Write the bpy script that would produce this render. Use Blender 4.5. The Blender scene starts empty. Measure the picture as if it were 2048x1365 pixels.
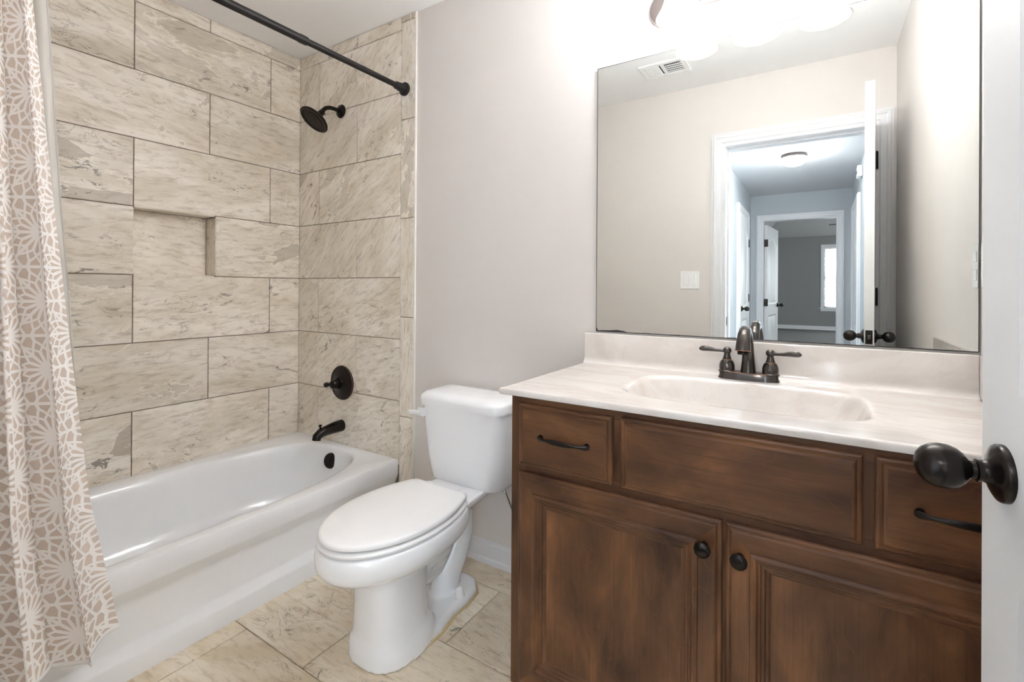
import bpy, bmesh, math, random
from mathutils import Vector, Matrix
random.seed(11)
PI = math.pi
S = bpy.context.scene
COL = S.collection

# ------------------------------------------------------------------ camera, exposure, world
IMG_W, IMG_H = 2048.0, 1365.0
F_PX, CX, CY = 939.08, 1061.39, 577.25
YAW, PITCH, ROLL = -0.5500, 0.0020, 0.0061
CAM_H = 1.1418
def cam_axes():
    f = Vector((math.sin(YAW), math.cos(YAW), 0)); r = Vector((math.cos(YAW), -math.sin(YAW), 0)); u = Vector((0, 0, 1))
    f, u = f*math.cos(PITCH)+u*math.sin(PITCH), u*math.cos(PITCH)-f*math.sin(PITCH)
    r, u = r*math.cos(ROLL)+u*math.sin(ROLL), u*math.cos(ROLL)-r*math.sin(ROLL)
    return f, r, u
f_, r_, u_ = cam_axes()
cam = bpy.data.objects.new('camera', bpy.data.cameras.new('camera'))
COL.objects.link(cam)
M = Matrix(((r_.x, u_.x, -f_.x, 0), (r_.y, u_.y, -f_.y, 0), (r_.z, u_.z, -f_.z, CAM_H), (0, 0, 0, 1)))
cam.matrix_world = M
cam.data.sensor_width = 36; cam.data.sensor_fit = 'HORIZONTAL'
cam.data.lens = F_PX/IMG_W*36
cam.data.shift_x = (IMG_W/2-CX)/IMG_W
cam.data.shift_y = (CY-IMG_H/2)/IMG_W
cam.data.clip_start = 0.02
S.camera = cam

S.view_settings.view_transform = 'Standard'
S.view_settings.look = 'None'
S.view_settings.gamma = 1
S.view_settings.use_curve_mapping = False
S.view_settings.exposure = 2.78

W = bpy.data.worlds.new('daylight'); S.world = W; W.use_nodes = True
bg = W.node_tree.nodes['Background']
bg.inputs[0].default_value = (0.90, 0.955, 1.0, 1); bg.inputs[1].default_value = 1.9

S.cycles.diffuse_bounces = 8; S.cycles.max_bounces = 14
BULB = 7.0        # emission strength of the three vanity bulbs
SHADE = 14.5        # glow of their frosted shades
HALL = 19.0        # hall ceiling light

# ------------------------------------------------------------------ room numbers (metres)
D = 1.586           # tile / mirror plane of the back wall
XL = -2.5126        # tile face of the left wall
XR = 0.346          # right wall
YF = 0.070          # bathroom face of the front (door) wall
YH = -0.04          # hall face of that wall
ZC = 2.44           # ceiling
OPX0, OPX1, OPZ = -0.490, 0.252, 2.03     # bathroom doorway

# ------------------------------------------------------------------ materials
def lin(c):
    return tuple(((v/255)/12.92 if v/255 <= .04045 else ((v/255+.055)/1.055)**2.4) for v in c)+(1,)
class NT:
    def __init__(s, name):
        s.m = bpy.data.materials.new(name); s.m.use_nodes = True
        s.t = s.m.node_tree; s.b = s.t.nodes['Principled BSDF']; s.out = s.t.nodes['Material Output']
    def n(s, typ, **kw):
        nd = s.t.nodes.new(typ)
        for k, v in kw.items():
            setattr(nd, k, v)
        return nd
    def l(s, a, b): s.t.links.new(a, b)
    def math(s, op, a, b=None, c=None):
        nd = s.n('ShaderNodeMath', operation=op)
        for i, x in enumerate((a, b, c)):
            if x is None: continue
            if isinstance(x, (int, float)): nd.inputs[i].default_value = x
            else: s.l(x, nd.inputs[i])
        return nd.outputs[0]
    def mix(s, f, a, b):
        nd = s.n('ShaderNodeMix', data_type='RGBA')
        for i, x in ((0, f), (6, a), (7, b)):
            if isinstance(x, (int, float)): nd.inputs[i].default_value = x
            elif isinstance(x, tuple): nd.inputs[i].default_value = x
            else: s.l(x, nd.inputs[i])
        return nd.outputs[2]
    def noise(s, vec, scale, detail=4, rough=.55, dist=0):
        nd = s.n('ShaderNodeTexNoise'); s.l(vec, nd.inputs['Vector'])
        nd.inputs['Scale'].default_value = scale; nd.inputs['Detail'].default_value = detail
        nd.inputs['Roughness'].default_value = rough; nd.inputs['Distortion'].default_value = dist
        return nd.outputs[0]
    def ramp(s, f, stops):
        nd = s.n('ShaderNodeValToRGB'); e = nd.color_ramp.elements
        while len(e) < len(stops): e.new(.5)
        for i, (p, c) in enumerate(stops): e[i].position = p; e[i].color = c
        s.l(f, nd.inputs[0]); return nd.outputs[0]
    def step(s, f, a, b):
        nd = s.n('ShaderNodeMapRange'); nd.interpolation_type = 'SMOOTHSTEP'
        nd.inputs[1].default_value = a; nd.inputs[2].default_value = b
        s.l(f, nd.inputs[0]); return nd.outputs[0]
    def mapping(s, vec, scale=(1, 1, 1), rot=(0, 0, 0)):
        nd = s.n('ShaderNodeMapping'); s.l(vec, nd.inputs[0])
        nd.inputs['Scale'].default_value = scale; nd.inputs['Rotation'].default_value = rot
        return nd.outputs[0]
    def bump(s, h, strength, dist=.002):
        nd = s.n('ShaderNodeBump'); nd.inputs['Strength'].default_value = strength; nd.inputs['Distance'].default_value = dist
        s.l(h, nd.inputs['Height']); s.l(nd.outputs[0], s.b.inputs['Normal'])
    def set(s, **kw):
        for k, v in kw.items():
            inp = s.b.inputs[k.replace('_', ' ')]
            if isinstance(v, (int, float, tuple)): inp.default_value = v
            else: s.l(v, inp)
        return s

def simple(name, rgb, rough=.5, metal=0, bumpy=0, bscale=200, **kw):
    k = NT(name); tc = k.n('ShaderNodeTexCoord').outputs['Object']
    nz = k.noise(tc, 6, 3)
    c = lin(rgb); c2 = tuple(v*.96 for v in c[:3])+(1,)
    k.set(Base_Color=k.mix(nz, c2, c), Roughness=rough, Metallic=metal, **kw)
    if bumpy: k.bump(k.noise(tc, bscale, 2), bumpy)
    return k.m

MT = {}
MT['paint'] = simple('wall_paint', (219, 213, 209), .55, bumpy=.06, bscale=260)
MT['hall_paint'] = simple('hall_paint', (186, 191, 196), .6, bumpy=.05, bscale=260)
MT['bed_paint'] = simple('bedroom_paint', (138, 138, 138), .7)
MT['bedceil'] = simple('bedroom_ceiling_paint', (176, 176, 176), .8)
MT['hallceil'] = simple('hall_ceiling_paint', (208, 209, 212), .8)
MT['ceil'] = simple('ceiling_paint', (246, 246, 247), .8, bumpy=.05, bscale=180)
MT['trim'] = simple('trim_paint', (224, 224, 227), .35)
MT['door'] = simple('door_paint', (224, 225, 226), .38, bumpy=.03, bscale=90)
MT['grout'] = simple('grout', (146, 134, 117), .9, bumpy=.2, bscale=600)
MT['porcelain'] = simple('porcelain', (243, 244, 246), .09, Coat_Weight=.4, Coat_Roughness=.03)
MT['acrylic'] = simple('tub_enamel', (243, 245, 248), .14, Coat_Weight=.3, Coat_Roughness=.05)
MT['plastic'] = simple('white_plastic', (240, 240, 240), .22)
MT['carpet'] = simple('carpet', (104, 103, 102), .95, bumpy=.6, bscale=300)
MT['bronze'] = simple('oil_rubbed_bronze', (43, 38, 35), .24, .75)
MT['rodmetal'] = simple('rod_bronze', (44, 41, 40), .42, .5)
MT['copper'] = simple('worn_copper_edge', (150, 102, 78), .45, .5)
MT['fbronze'] = simple('polished_bronze', (86, 81, 78), .16, .85)
MT['nickel'] = simple('brushed_nickel', (104, 95, 92), .38, .8)
MT['chrome'] = simple('chrome', (210, 210, 212), .12, 1)
MT['dark'] = simple('void_shade_and_nozzle', (38, 40, 44), .8)  # painted shade for duct and chime slots, also the nozzles' own dark colour
MT['caulk'] = simple('caulk', (226, 222, 214), .6)
MT['yellowcaulk'] = simple('yellowed_caulk', (214, 190, 140), .6)
MT['silver_loss'] = simple('silvering_loss', (52, 52, 50), .5)
MT['blind'] = simple('blind_slat', (240, 240, 240), .5)
MT['fan'] = simple('fan_blade', (70, 66, 62), .5)

def stone(name, light, mid, dark, vein):
    k = NT(name)
    uv = k.n('ShaderNodeUVMap'); uv.uv_map = 'tile'; uv = uv.outputs[0]
    col = k.n('ShaderNodeVertexColor'); col.layer_name = 'rnd'
    sep = k.n('ShaderNodeSeparateColor'); k.l(col.outputs[0], sep.inputs[0]); ra, rb, rc = sep.outputs[:3]
    # clouds stretched along the bed of the stone
    v1 = k.mapping(uv, (2.2, 5.5, 1))
    base = k.noise(v1, 1.2, 7, .62, .8)
    c = k.ramp(base, [(.34, lin(mid)), (.60, lin(light))])
    # tan mottling
    fine = k.noise(k.mapping(uv, (8, 34, 1)), 1.6, 8, .7, .5)
    c = k.mix(k.math('MULTIPLY', k.step(fine, .46, .70), .62), c, lin(vein))
    # smooth flagstone patches with sharp torn edges
    pn = k.noise(k.mapping(uv, (1.5, 3.6, 1), (0, 0, .12)), 1.3, 9, .60, .9)
    thr = k.math('ADD', k.math('MULTIPLY', ra, .20), .53)
    dlt = k.math('SUBTRACT', pn, thr)
    patch = k.step(dlt, 0, .012)
    c = k.mix(k.math('MULTIPLY', patch, k.math('ADD', .30, k.math('MULTIPLY', rc, .45))), c, lin(dark))
    edge = k.math('MULTIPLY', k.step(dlt, -.020, -.002), k.math('SUBTRACT', 1, k.step(dlt, -.002, .012)))
    c = k.mix(k.math('MULTIPLY', edge, .55), c, (*[x*1.12 for x in lin(light)[:3]], 1))
    # thin cracks
    cr = k.noise(k.mapping(uv, (2.5, 5, 1), (0, 0, .2)), 1.6, 5, .6, 1.4)
    crk = k.math('SUBTRACT', 1, k.step(k.math('ABSOLUTE', k.math('SUBTRACT', cr, .5)), 0, .012))
    msk = k.step(k.noise(uv, 3.5, 2), .52, .62)
    c = k.mix(k.math('MULTIPLY', k.math('MULTIPLY', crk, msk), .55), c, lin(tuple(x*.62 for x in vein)))
    # small dark fossils
    sp = k.noise(k.mapping(uv, (9, 16, 1)), 1.6, 7, .75, .8)
    zone = k.step(k.noise(k.mapping(uv, (2.2, 4, 1)), 1.5, 2), .55, .63)
    fl = k.math('MULTIPLY', k.step(sp, .56, .60), zone)
    c = k.mix(k.math('MULTIPLY', fl, .75), c, lin((112, 104, 95)))
    # grain
    gr = k.noise(k.mapping(uv, (60, 160, 1)), 2, 3)
    hs = k.n('ShaderNodeHueSaturation'); k.l(c, hs.inputs['Color'])
    k.l(k.math('ADD', k.math('ADD', .90, k.math('MULTIPLY', gr, .12)), k.math('MULTIPLY', rb, .08)), hs.inputs['Value'])
    k.set(Base_Color=hs.outputs[0], Roughness=.42, Specular_IOR_Level=.35)
    k.bump(k.math('ADD', k.math('MULTIPLY', fine, .6), k.math('MULTIPLY', base, .6)), .16, .004)
    return k.m
MT['tile'] = stone('stone_tile', (243, 236, 225), (219, 208, 190), (182, 172, 158), (176, 160, 140))
MT['floortile'] = stone('floor_stone', (234, 224, 206), (214, 198, 172), (192, 178, 158), (180, 160, 130))

def wood(name):
    k = NT(name); uv = k.n('ShaderNodeUVMap'); uv.uv_map = 'grain'; uv = uv.outputs[0]
    blot = k.noise(k.mapping(uv, (3.0, 7.5, 1)), 1.3, 4, .55, .4)
    c = k.ramp(blot, [(.30, lin((56, 33, 20))), (.52, lin((95, 62, 39))), (.72, lin((130, 87, 55)))])
    lines = k.noise(k.mapping(uv, (4, 160, 1)), 1.2, 3, .6, .3)
    c = k.mix(k.math('MULTIPLY', k.step(lines, .45, .75), .34), c, lin((42, 24, 14)))
    cath = k.noise(k.mapping(uv, (2.2, 9, 1)), 1.1, 2, .5, .2)
    ring = k.math('ABSOLUTE', k.math('SUBTRACT', k.math('FRACT', k.math('MULTIPLY', cath, 14)), .5))
    c = k.mix(k.math('MULTIPLY', k.math('SUBTRACT', 1, k.step(ring, 0, .06)), .20), c, lin((128, 80, 46)))
    k.set(Base_Color=c, Roughness=.36, Specular_IOR_Level=.4)
    k.bump(lines, .04, .001)
    return k.m
MT['wood'] = wood('stained_maple')

def marble():
    k = NT('cultured_marble'); tc = k.n('ShaderNodeTexCoord').outputs['Object']
    n1 = k.noise(k.mapping(tc, (3, 9, 4), (0, 0, .3)), 1.4, 6, .55, 1.2)
    c = k.ramp(n1, [(.38, lin((208, 200, 194))), (.60, lin((219, 214, 209)))])
    n2 = k.noise(k.mapping(tc, (4, 14, 6), (0, 0, .25)), 1.3, 5, .6, 1.5)
    v = k.math('SUBTRACT', 1, k.step(k.math('ABSOLUTE', k.math('SUBTRACT', n2, .5)), 0, .02))
    c = k.mix(k.math('MULTIPLY', v, .14), c, lin((186, 176, 166)))
    k.set(Base_Color=c, Roughness=.10, Coat_Weight=.3, Coat_Roughness=.03)
    return k.m
MT['marble'] = marble()

def glassmirror():
    k = NT('mirror_silver'); tc = k.n('ShaderNodeTexCoord').outputs['Object']
    haze = k.step(k.noise(tc, 3.0, 5), .5, .8)
    k.set(Base_Color=(.79, .81, .785, 1), Metallic=1.0, Roughness=0.0)
    sp = k.n('ShaderNodeTexVoronoi'); k.l(tc, sp.inputs['Vector']); sp.inputs['Scale'].default_value = 22
    dots = k.math('SUBTRACT', 1, k.step(sp.outputs['Distance'], .03, .06))
    d2 = k.n('ShaderNodeBsdfDiffuse'); d2.inputs[0].default_value = (.8, .8, .8, 1)
    mx = k.n('ShaderNodeMixShader')
    k.l(k.math('ADD', k.math('MULTIPLY', dots, .0), k.math('MULTIPLY', haze, .035)), mx.inputs[0])
    k.l(k.b.outputs[0], mx.inputs[1]); k.l(d2.outputs[0], mx.inputs[2]); k.l(mx.outputs[0], k.out.inputs[0])
    return k.m
MT['mirror'] = glassmirror()

def emit(name, rgb, strength):
    k = NT(name); k.set(Base_Color=rgb+(1,), Emission_Color=rgb+(1,), Emission_Strength=strength, Roughness=.3); return k.m
MT['bulb'] = emit('glowing_bulb', (.965, .985, 1.0), BULB)
MT['shade'] = emit('lit_frosted_glass', (.965, .985, 1.0), SHADE)
MT['shade_inner'] = simple('frosted_glass_inside', (250, 248, 244), .4)
MT['hallglow'] = emit('lit_hall_glass', (1.0, .98, .96), HALL)

def curtain_mat():
    k = NT('printed_curtain_fabric'); uvn = k.n('ShaderNodeUVMap'); uvn.uv_map = 'cloth'
    sx = k.n('ShaderNodeSeparateXYZ'); k.l(uvn.outputs[0], sx.inputs[0]); U, V = sx.outputs[0], sx.outputs[1]
    a, b = .170, .147
    def cell(x, p, off): return k.math('SUBTRACT', k.math('MODULO', k.math('ADD', x, off+50*p), p), p/2)
    u1, v1 = cell(U, 2*b, b), cell(V, a, a/2)
    u2, v2 = cell(U, 2*b, 0), cell(V, a, 0)
    def ln(x, y): return k.math('SQRT', k.math('ADD', k.math('MULTIPLY', x, x), k.math('MULTIPLY', y, y)))
    r1, r2 = ln(u1, v1), ln(u2, v2)
    near = k.math('LESS_THAN', r1, r2)
    def pick(x, y): return k.math('ADD', k.math('MULTIPLY', x, near), k.math('MULTIPLY', y, k.math('SUBTRACT', 1, near)))
    u, v = pick(u1, u2), pick(v1, v2); r = ln(u, v)
    th = k.math('ARCTAN2', v, u)
    def spoke(n, off=0):
        p = 2*PI/n
        dth = k.math('SUBTRACT', k.math('MODULO', k.math('ADD', th, p*(20.5+off)), p), p/2)
        return k.math('MULTIPLY', r, k.math('ABSOLUTE', k.math('SINE', dth))), k.math('MULTIPLY', r, k.math('COSINE', dth))
    w = .0039
    s16, _ = spoke(16); s16b, pr = spoke(16, .5); s8, _ = spoke(8); s8b, _ = spoke(8, .5)
    lt = lambda x, t: k.math('LESS_THAN', x, t)
    gt = lambda x, t: k.math('GREATER_THAN', x, t)
    AND = lambda x, y: k.math('MULTIPLY', x, y)
    m = [lt(r, .0150)]
    m.append(AND(lt(s16, w), lt(r, .047)))
    p16 = 2*PI/16
    tri = k.math('MULTIPLY', k.math('ABSOLUTE', k.math('SUBTRACT', k.math('FRACT', k.math('ADD', k.math('DIVIDE', th, p16), 20.5)), .5)), 2)
    m.append(lt(k.math('ABSOLUTE', k.math('SUBTRACT', r, k.math('ADD', .046, k.math('MULTIPLY', tri, .013)))), w*1.15))
    m.append(lt(k.math('ABSOLUTE', k.math('SUBTRACT', r, k.math('SUBTRACT', .077, k.math('MULTIPLY', tri, .018)))), w*1.25))
    m.append(AND(lt(s16, w), gt(r, .077)))
    m.append(AND(lt(s8, w), gt(r, .046)))
    m.append(lt(k.math('ABSOLUTE', k.math('SUBTRACT', r1, r2)), w*1.7))
    m.append(lt(k.math('SUBTRACT', a/2, k.math('ABSOLUTE', v)), w))
    mask = m[0]
    for x in m[1:]: mask = k.math('MAXIMUM', mask, x)
    weave = k.noise(k.mapping(uvn.outputs[0], (900, 900, 1)), 1, 1)
    cw = k.mix(weave, lin((246, 243, 240)), lin((252, 250, 248)))
    cg = k.mix(weave, lin((215, 200, 188)), lin((223, 209, 198)))
    k.set(Base_Color=k.mix(mask, cg, cw), Roughness=.75)
    tl = k.n('ShaderNodeBsdfTranslucent'); k.l(k.mix(mask, cg, cw), tl.inputs[0])
    tr = k.n('ShaderNodeBsdfTransparent')
    m1 = k.n('ShaderNodeMixShader'); m1.inputs[0].default_value = .12
    k.l(k.b.outputs[0], m1.inputs[1]); k.l(tl.outputs[0], m1.inputs[2])
    m2 = k.n('ShaderNodeMixShader'); k.l(k.math('MULTIPLY', k.math('SUBTRACT', 1, mask), .10), m2.inputs[0])
    k.l(m1.outputs[0], m2.inputs[1]); k.l(tr.outputs[0], m2.inputs[2])
    k.l(m2.outputs[0], k.out.inputs[0])
    return k.m
MT['curtain'] = curtain_mat()
def liner_mat():
    k = NT('clear_vinyl_liner'); k.set(Base_Color=lin((214, 212, 206)), Roughness=.3)
    tr = k.n('ShaderNodeBsdfTransparent'); mx = k.n('ShaderNodeMixShader'); mx.inputs[0].default_value = .42
    k.l(k.b.outputs[0], mx.inputs[1]); k.l(tr.outputs[0], mx.inputs[2]); k.l(mx.outputs[0], k.out.inputs[0])
    return k.m
MT['liner'] = liner_mat()
def pane_mat():
    k = NT('window_glass'); k.set(Base_Color=(.95, .98, 1, 1), Roughness=.0, Transmission_Weight=1.0, IOR=1.02)
    return k.m
MT['pane'] = pane_mat()

# ------------------------------------------------------------------ mesh helpers
class MB:
    def __init__(s):
        s.bm = bmesh.new(); s.uv = {}; s.vc = None
    def uvl(s, name):
        if name not in s.uv: s.uv[name] = s.bm.loops.layers.uv.get(name) or s.bm.loops.layers.uv.new(name)
        return s.bm.loops.layers.uv[name]
    def face(s, pts, smooth=False):
        vs = [s.bm.verts.new(p) for p in pts]
        f = s.bm.faces.new(vs); f.smooth = smooth; return f
    def box(s, x0, x1, y0, y1, z0, z1, mat=None):
        v = [Vector((x, y, z)) for z in (z0, z1) for y in (y0, y1) for x in (x0, x1)]
        if mat: v = [mat @ p for p in v]
        vs = [s.bm.verts.new(p) for p in v]
        fs = []
        for q in ((0, 2, 3, 1), (4, 5, 7, 6), (0, 1, 5, 4), (2, 6, 7, 3), (0, 4, 6, 2), (1, 3, 7, 5)):
            fs.append(s.bm.faces.new([vs[i] for i in q]))
        return fs
    def loft(s, rings, cap0=True, cap1=True, closed=True, smooth=True):
        R = [[s.bm.verts.new(p) for p in ring] for ring in rings]
        n = len(R[0]); fs = []
        for a, b in zip(R[:-1], R[1:]):
            for i in range(n if closed else n-1):
                j = (i+1) % n
                try:
                    f = s.bm.faces.new((a[i], a[j], b[j], b[i])); f.smooth = smooth; fs.append(f)
                except ValueError: pass
        if cap0:
            f = s.bm.faces.new(list(reversed(R[0]))); f.smooth = False; fs.append(f)
        if cap1:
            f = s.bm.faces.new(R[-1]); f.smooth = False; fs.append(f)
        return fs
    def lathe(s, prof, origin, axis, seg=32, cap0=True, cap1=True, smooth=True):
        ax = Vector(axis).normalized(); t = Vector((0, 0, 1)) if abs(ax.z) < .9 else Vector((1, 0, 0))
        e1 = ax.cross(t).normalized(); e2 = ax.cross(e1); o = Vector(origin)
        rings = [[o+ax*h+(e1*math.cos(2*PI*i/seg)+e2*math.sin(2*PI*i/seg))*max(r, 1e-5) for i in range(seg)] for r, h in prof]
        return s.loft(rings, cap0, cap1, True, smooth)
    def tube(s, pts, rad, seg=16, caps=True, flat=None):
        P = [Vector(p) for p in pts]
        if isinstance(rad, (int, float)): rad = [rad]*len(P)
        rings = []; prev = None
        for i, p in enumerate(P):
            t = (P[min(i+1, len(P)-1)]-P[max(i-1, 0)]).normalized()
            if prev is None:
                a = Vector((0, 0, 1)) if abs(t.z) < .9 else Vector((1, 0, 0))
                e1 = t.cross(a).normalized()
            else: e1 = (prev-t*prev.dot(t)).normalized()
            prev = e1; e2 = t.cross(e1); r = rad[i]
            ra, rb = (r if isinstance(r, tuple) else (r, r))
            rings.append([p+e1*ra*math.cos(2*PI*k/seg)+e2*rb*math.sin(2*PI*k/seg) for k in range(seg)])
        return s.loft(rings, caps, caps)
    def prism(s, outline, axis, a, b):
        # outline in the two remaining axes, extruded along axis from a to b
        def P(u, v, w):
            return {0: (w, u, v), 1: (u, w, v), 2: (u, v, w)}[axis]
        return s.loft([[P(u, v, a) for u, v in outline], [P(u, v, b) for u, v in outline]], True, True, True, False)
    def build(s, name, mat, parent=None, bevel=0, seg=2, subsurf=0, autosmooth=None, loc=None):
        bmesh.ops.recalc_face_normals(s.bm, faces=s.bm.faces[:])
        me = bpy.data.meshes.new(name); s.bm.to_mesh(me); s.bm.free()
        ob = bpy.data.objects.new(name, me); COL.objects.link(ob)
        for m in (mat if isinstance(mat, (list, tuple)) else [mat]): me.materials.append(m)
        if parent is not None:
            ob.parent = parent
            ob.matrix_parent_inverse = parent_inv(parent)
        if bevel:
            b = ob.modifiers.new('bevel', 'BEVEL'); b.width = bevel; b.segments = seg; b.limit_method = 'ANGLE'; b.angle_limit = math.radians(40)
            b.harden_normals = False
        if subsurf:
            d = ob.modifiers.new('sub', 'SUBSURF'); d.levels = subsurf; d.render_levels = subsurf
        if autosmooth is not None:
            for p in me.polygons: p.use_smooth = True
            try: me.set_sharp_from_angle(angle=math.radians(autosmooth))
            except Exception: pass
        return ob
def parent_inv(p):
    m = Matrix.Identity(4); q = p
    while q is not None:
        m = Matrix.Translation(q.location) @ q.rotation_euler.to_matrix().to_4x4() @ q.matrix_parent_inverse.inverted_safe() @ m if False else m
        q = q.parent
    return world_of(p).inverted_safe()
def world_of(o):
    b = Matrix.Translation(o.location) @ o.rotation_euler.to_matrix().to_4x4()
    if o.parent is not None: return world_of(o.parent) @ o.matrix_parent_inverse @ b
    return b
def empty(name, loc, label=None, cat=None, group=None, kind=None):
    o = bpy.data.objects.new(name, None); COL.objects.link(o); o.location = loc; o.empty_display_size = .05
    tag(o, label, cat, group, kind); return o
def tag(o, label=None, cat=None, group=None, kind=None):
    if label: o['label'] = label
    if cat: o['category'] = cat
    if group: o['group'] = group
    if kind: o['kind'] = kind
    return o
def struct(o, label, cat): return tag(o, label, cat, kind='structure')
def copy_tree(o, parent=None):
    c = o.copy(); COL.objects.link(c)
    if parent is not None: c.parent = parent
    for ch in list(o.children): copy_tree(ch, c)
    return c

# tile slabs: list of rectangles (u0,u1,v0,v1) on a plane; place(u,v,n) gives the world point, n = height above the grout bed
def tile_field(mb, rects, place, thick=.008, gap=.0018, rot=None):
    uvl = mb.bm.loops.layers.uv.get('tile') or mb.bm.loops.layers.uv.new('tile')
    vcl = mb.bm.loops.layers.float_color.get('rnd') or mb.bm.loops.layers.float_color.new('rnd')
    for (u0, u1, v0, v1) in rects:
        r = (random.random(), random.random(), random.random(), 1)
        ou, ov = random.uniform(0, 40), random.uniform(0, 40)
        an = (rot(random.random()) if rot else random.uniform(-.15, .15)) + random.choice((0, PI))
        ca, sa = math.cos(an), math.sin(an)
        a0, a1, b0, b1 = u0+gap, u1-gap, v0+gap, v1-gap
        e = .0015
        rings = []
        for ins, h in ((0, 0), (0, thick-e), (e, thick)):
            rings.append([(a0+ins, b0+ins, h), (a1-ins, b0+ins, h), (a1-ins, b1-ins, h), (a0+ins, b1-ins, h)])
        V = [[mb.bm.verts.new(place(*p)) for p in R] for R in rings]
        fs = []
        for (A, B, RA, RB) in ((V[0], V[1], rings[0], rings[1]), (V[1], V[2], rings[1], rings[2])):
            for i in range(4):
                j = (i+1) % 4
                f = mb.bm.faces.new((A[i], A[j], B[j], B[i])); fs.append((f, (RA[i], RA[j], RB[j], RB[i])))
        f = mb.bm.faces.new(V[2]); fs.append((f, rings[2]))
        up = Vector(place(u0, v0, 1))-Vector(place(u0, v0, 0)); f.normal_update()
        flip = f.normal.dot(up) < 0
        for f, pp in fs:
            for lp, p in zip(f.loops, pp):
                x, y = p[0]-u0, p[1]-v0
                lp[uvl].uv = (x*ca-y*sa+ou, x*sa+y*ca+ov); lp[vcl] = r
            if flip: f.normal_flip()
def build_tiles(mb, name, mat, parent):
    me = bpy.data.meshes.new(name); mb.bm.to_mesh(me); mb.bm.free()
    ob = bpy.data.objects.new(name, me); COL.objects.link(ob); me.materials.append(mat)
    ob.parent = parent; return ob

# wood pieces: nested rectangular rings on a front plane (x, z) at y = yb - depth
def wood_front(mb, x0, x1, z0, z1, yb, rings, grain='h'):
    uvl = mb.bm.loops.layers.uv.get('grain') or mb.bm.loops.layers.uv.new('grain')
    ou, ov = random.uniform(0, 30), random.uniform(0, 30)
    R = []
    for ins, dep in rings:
        R.append([(x0+ins, yb-dep, z0+ins), (x1-ins, yb-dep, z0+ins), (x1-ins, yb-dep, z1-ins), (x0+ins, yb-dep, z1-ins)])
    V = [[mb.bm.verts.new(p) for p in r] for r in R]
    def setuv(f, vert):
        for lp in f.loops:
            c = lp.vert.co
            lp[uvl].uv = (c.z+ou, c.x+ov+c.y) if vert else (c.x+ou, c.z+ov+c.y)
    for a, b in zip(V[:-1], V[1:]):
        for i in range(4):
            j = (i+1) % 4
            f = mb.bm.faces.new((a[i], a[j], b[j], b[i]))
            setuv(f, (i % 2 == 1) if grain != 'v0' else True)
            for lp in f.loops: lp[uvl].uv = (lp[uvl].uv[0]+i*3.1, lp[uvl].uv[1]+i*1.7)
    f = mb.bm.faces.new(V[-1]); setuv(f, grain in ('v', 'v0'))
    f2 = mb.bm.faces.new(list(reversed(V[0]))); setuv(f2, False)
def wood_box(mb, x0, x1, y0, y1, z0, z1, grain='v'):
    uvl = mb.bm.loops.layers.uv.get('grain') or mb.bm.loops.layers.uv.new('grain')
    ou, ov = random.uniform(0, 30), random.uniform(0, 30)
    for f in mb.box(x0, x1, y0, y1, z0, z1):
        for lp in f.loops:
            c = lp.vert.co
            lp[uvl].uv = (c.z+ou, c.x+c.y+ov) if grain == 'v' else (c.x+c.y+ou, c.z+ov)

def profile_strip(mb, prof, p0, p1, out, up=(0, 0, 1)):
    """prof: (offset along out, offset along up); extruded from p0 to p1"""
    p0, p1, out, up = Vector(p0), Vector(p1), Vector(out), Vector(up)
    mb.loft([[p+out*a+up*b for a, b in prof] for p in (p0, p1)], True, True, True, False)

# ------------------------------------------------------------------ the room shell
ZR = [2.375, 2.080, 1.785, 1.490, 1.195, 0.900, 0.605, 0.310]   # tile course lines
NY0, NY1, NZ0, NZ1, ND = .828, 1.149, 1.199, 1.486, .09           # niche

# left wall with its recess, tiled
mb = MB()
xb = XL-.008
def wall_rects(mb, rects, x):
    for a, b, c, d in rects: mb.box(x-.12, x, a, b, c, d)
wall_rects(mb, [(YH, NY0-.007, -.05, ZC), (NY1+.007, D+.12, -.05, ZC), (NY0-.007, NY1+.007, -.05, NZ0-.007), (NY0-.007, NY1+.007, NZ1+.007, ZC)], xb)
mb.box(xb-.13, xb-ND, NY0-.02, NY1+.02, NZ0-.02, NZ1+.02)
wl = struct(mb.build('wall_left', MT['grout']), 'tiled long wall behind the bathtub with a small recessed niche', 'wall')
A_, B_, C_ = 1.4166, 1.1216, .8266
def row(z0, z1, joints):
    ys = [YF]+sorted(joints)+[D]
    return [(ys[i], ys[i+1], z0, z1) for i in range(len(ys)-1)]
AC = [A_, C_, C_-.59]; BB = [B_, B_-.59, B_-1.0]
rects = row(ZR[0], ZC, BB)+row(ZR[1], ZR[0], AC)+row(ZR[2], ZR[1], BB)+row(ZR[3], ZR[2], AC)
rects += [(YF, .30, ZR[4], ZR[3]), (.30, NY0-.001, ZR[4], ZR[3]), (NY1+.001, D, ZR[4], ZR[3])]
rects += row(ZR[5], ZR[4], AC)+row(ZR[6], ZR[5], BB)+row(.30, ZR[6], AC)
mb = MB()
tile_field(mb, rects, lambda u, v, n: (xb+n, u, v))
tile_field(mb, [(NY0, NY1, NZ0, NZ1)], lambda u, v, n: (xb-ND+n, u, v))
tile_field(mb, [(xb-ND, XL, NZ0, NZ1)], lambda u, v, n: (u, NY0-.008+n, v), rot=lambda r: PI/2)
tile_field(mb, [(xb-ND, XL, NZ0, NZ1)], lambda u, v, n: (u, NY1+.008-n, v), rot=lambda r: PI/2)
tile_field(mb, [(NY0, NY1, xb-ND, XL)], lambda u, v, n: (v, u, NZ0-.008+n))
tile_field(mb, [(NY0, NY1, xb-ND, XL)], lambda u, v, n: (v, u, NZ1+.008-n))
build_tiles(mb, 'tile_cladding', MT['tile'], wl)

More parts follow.
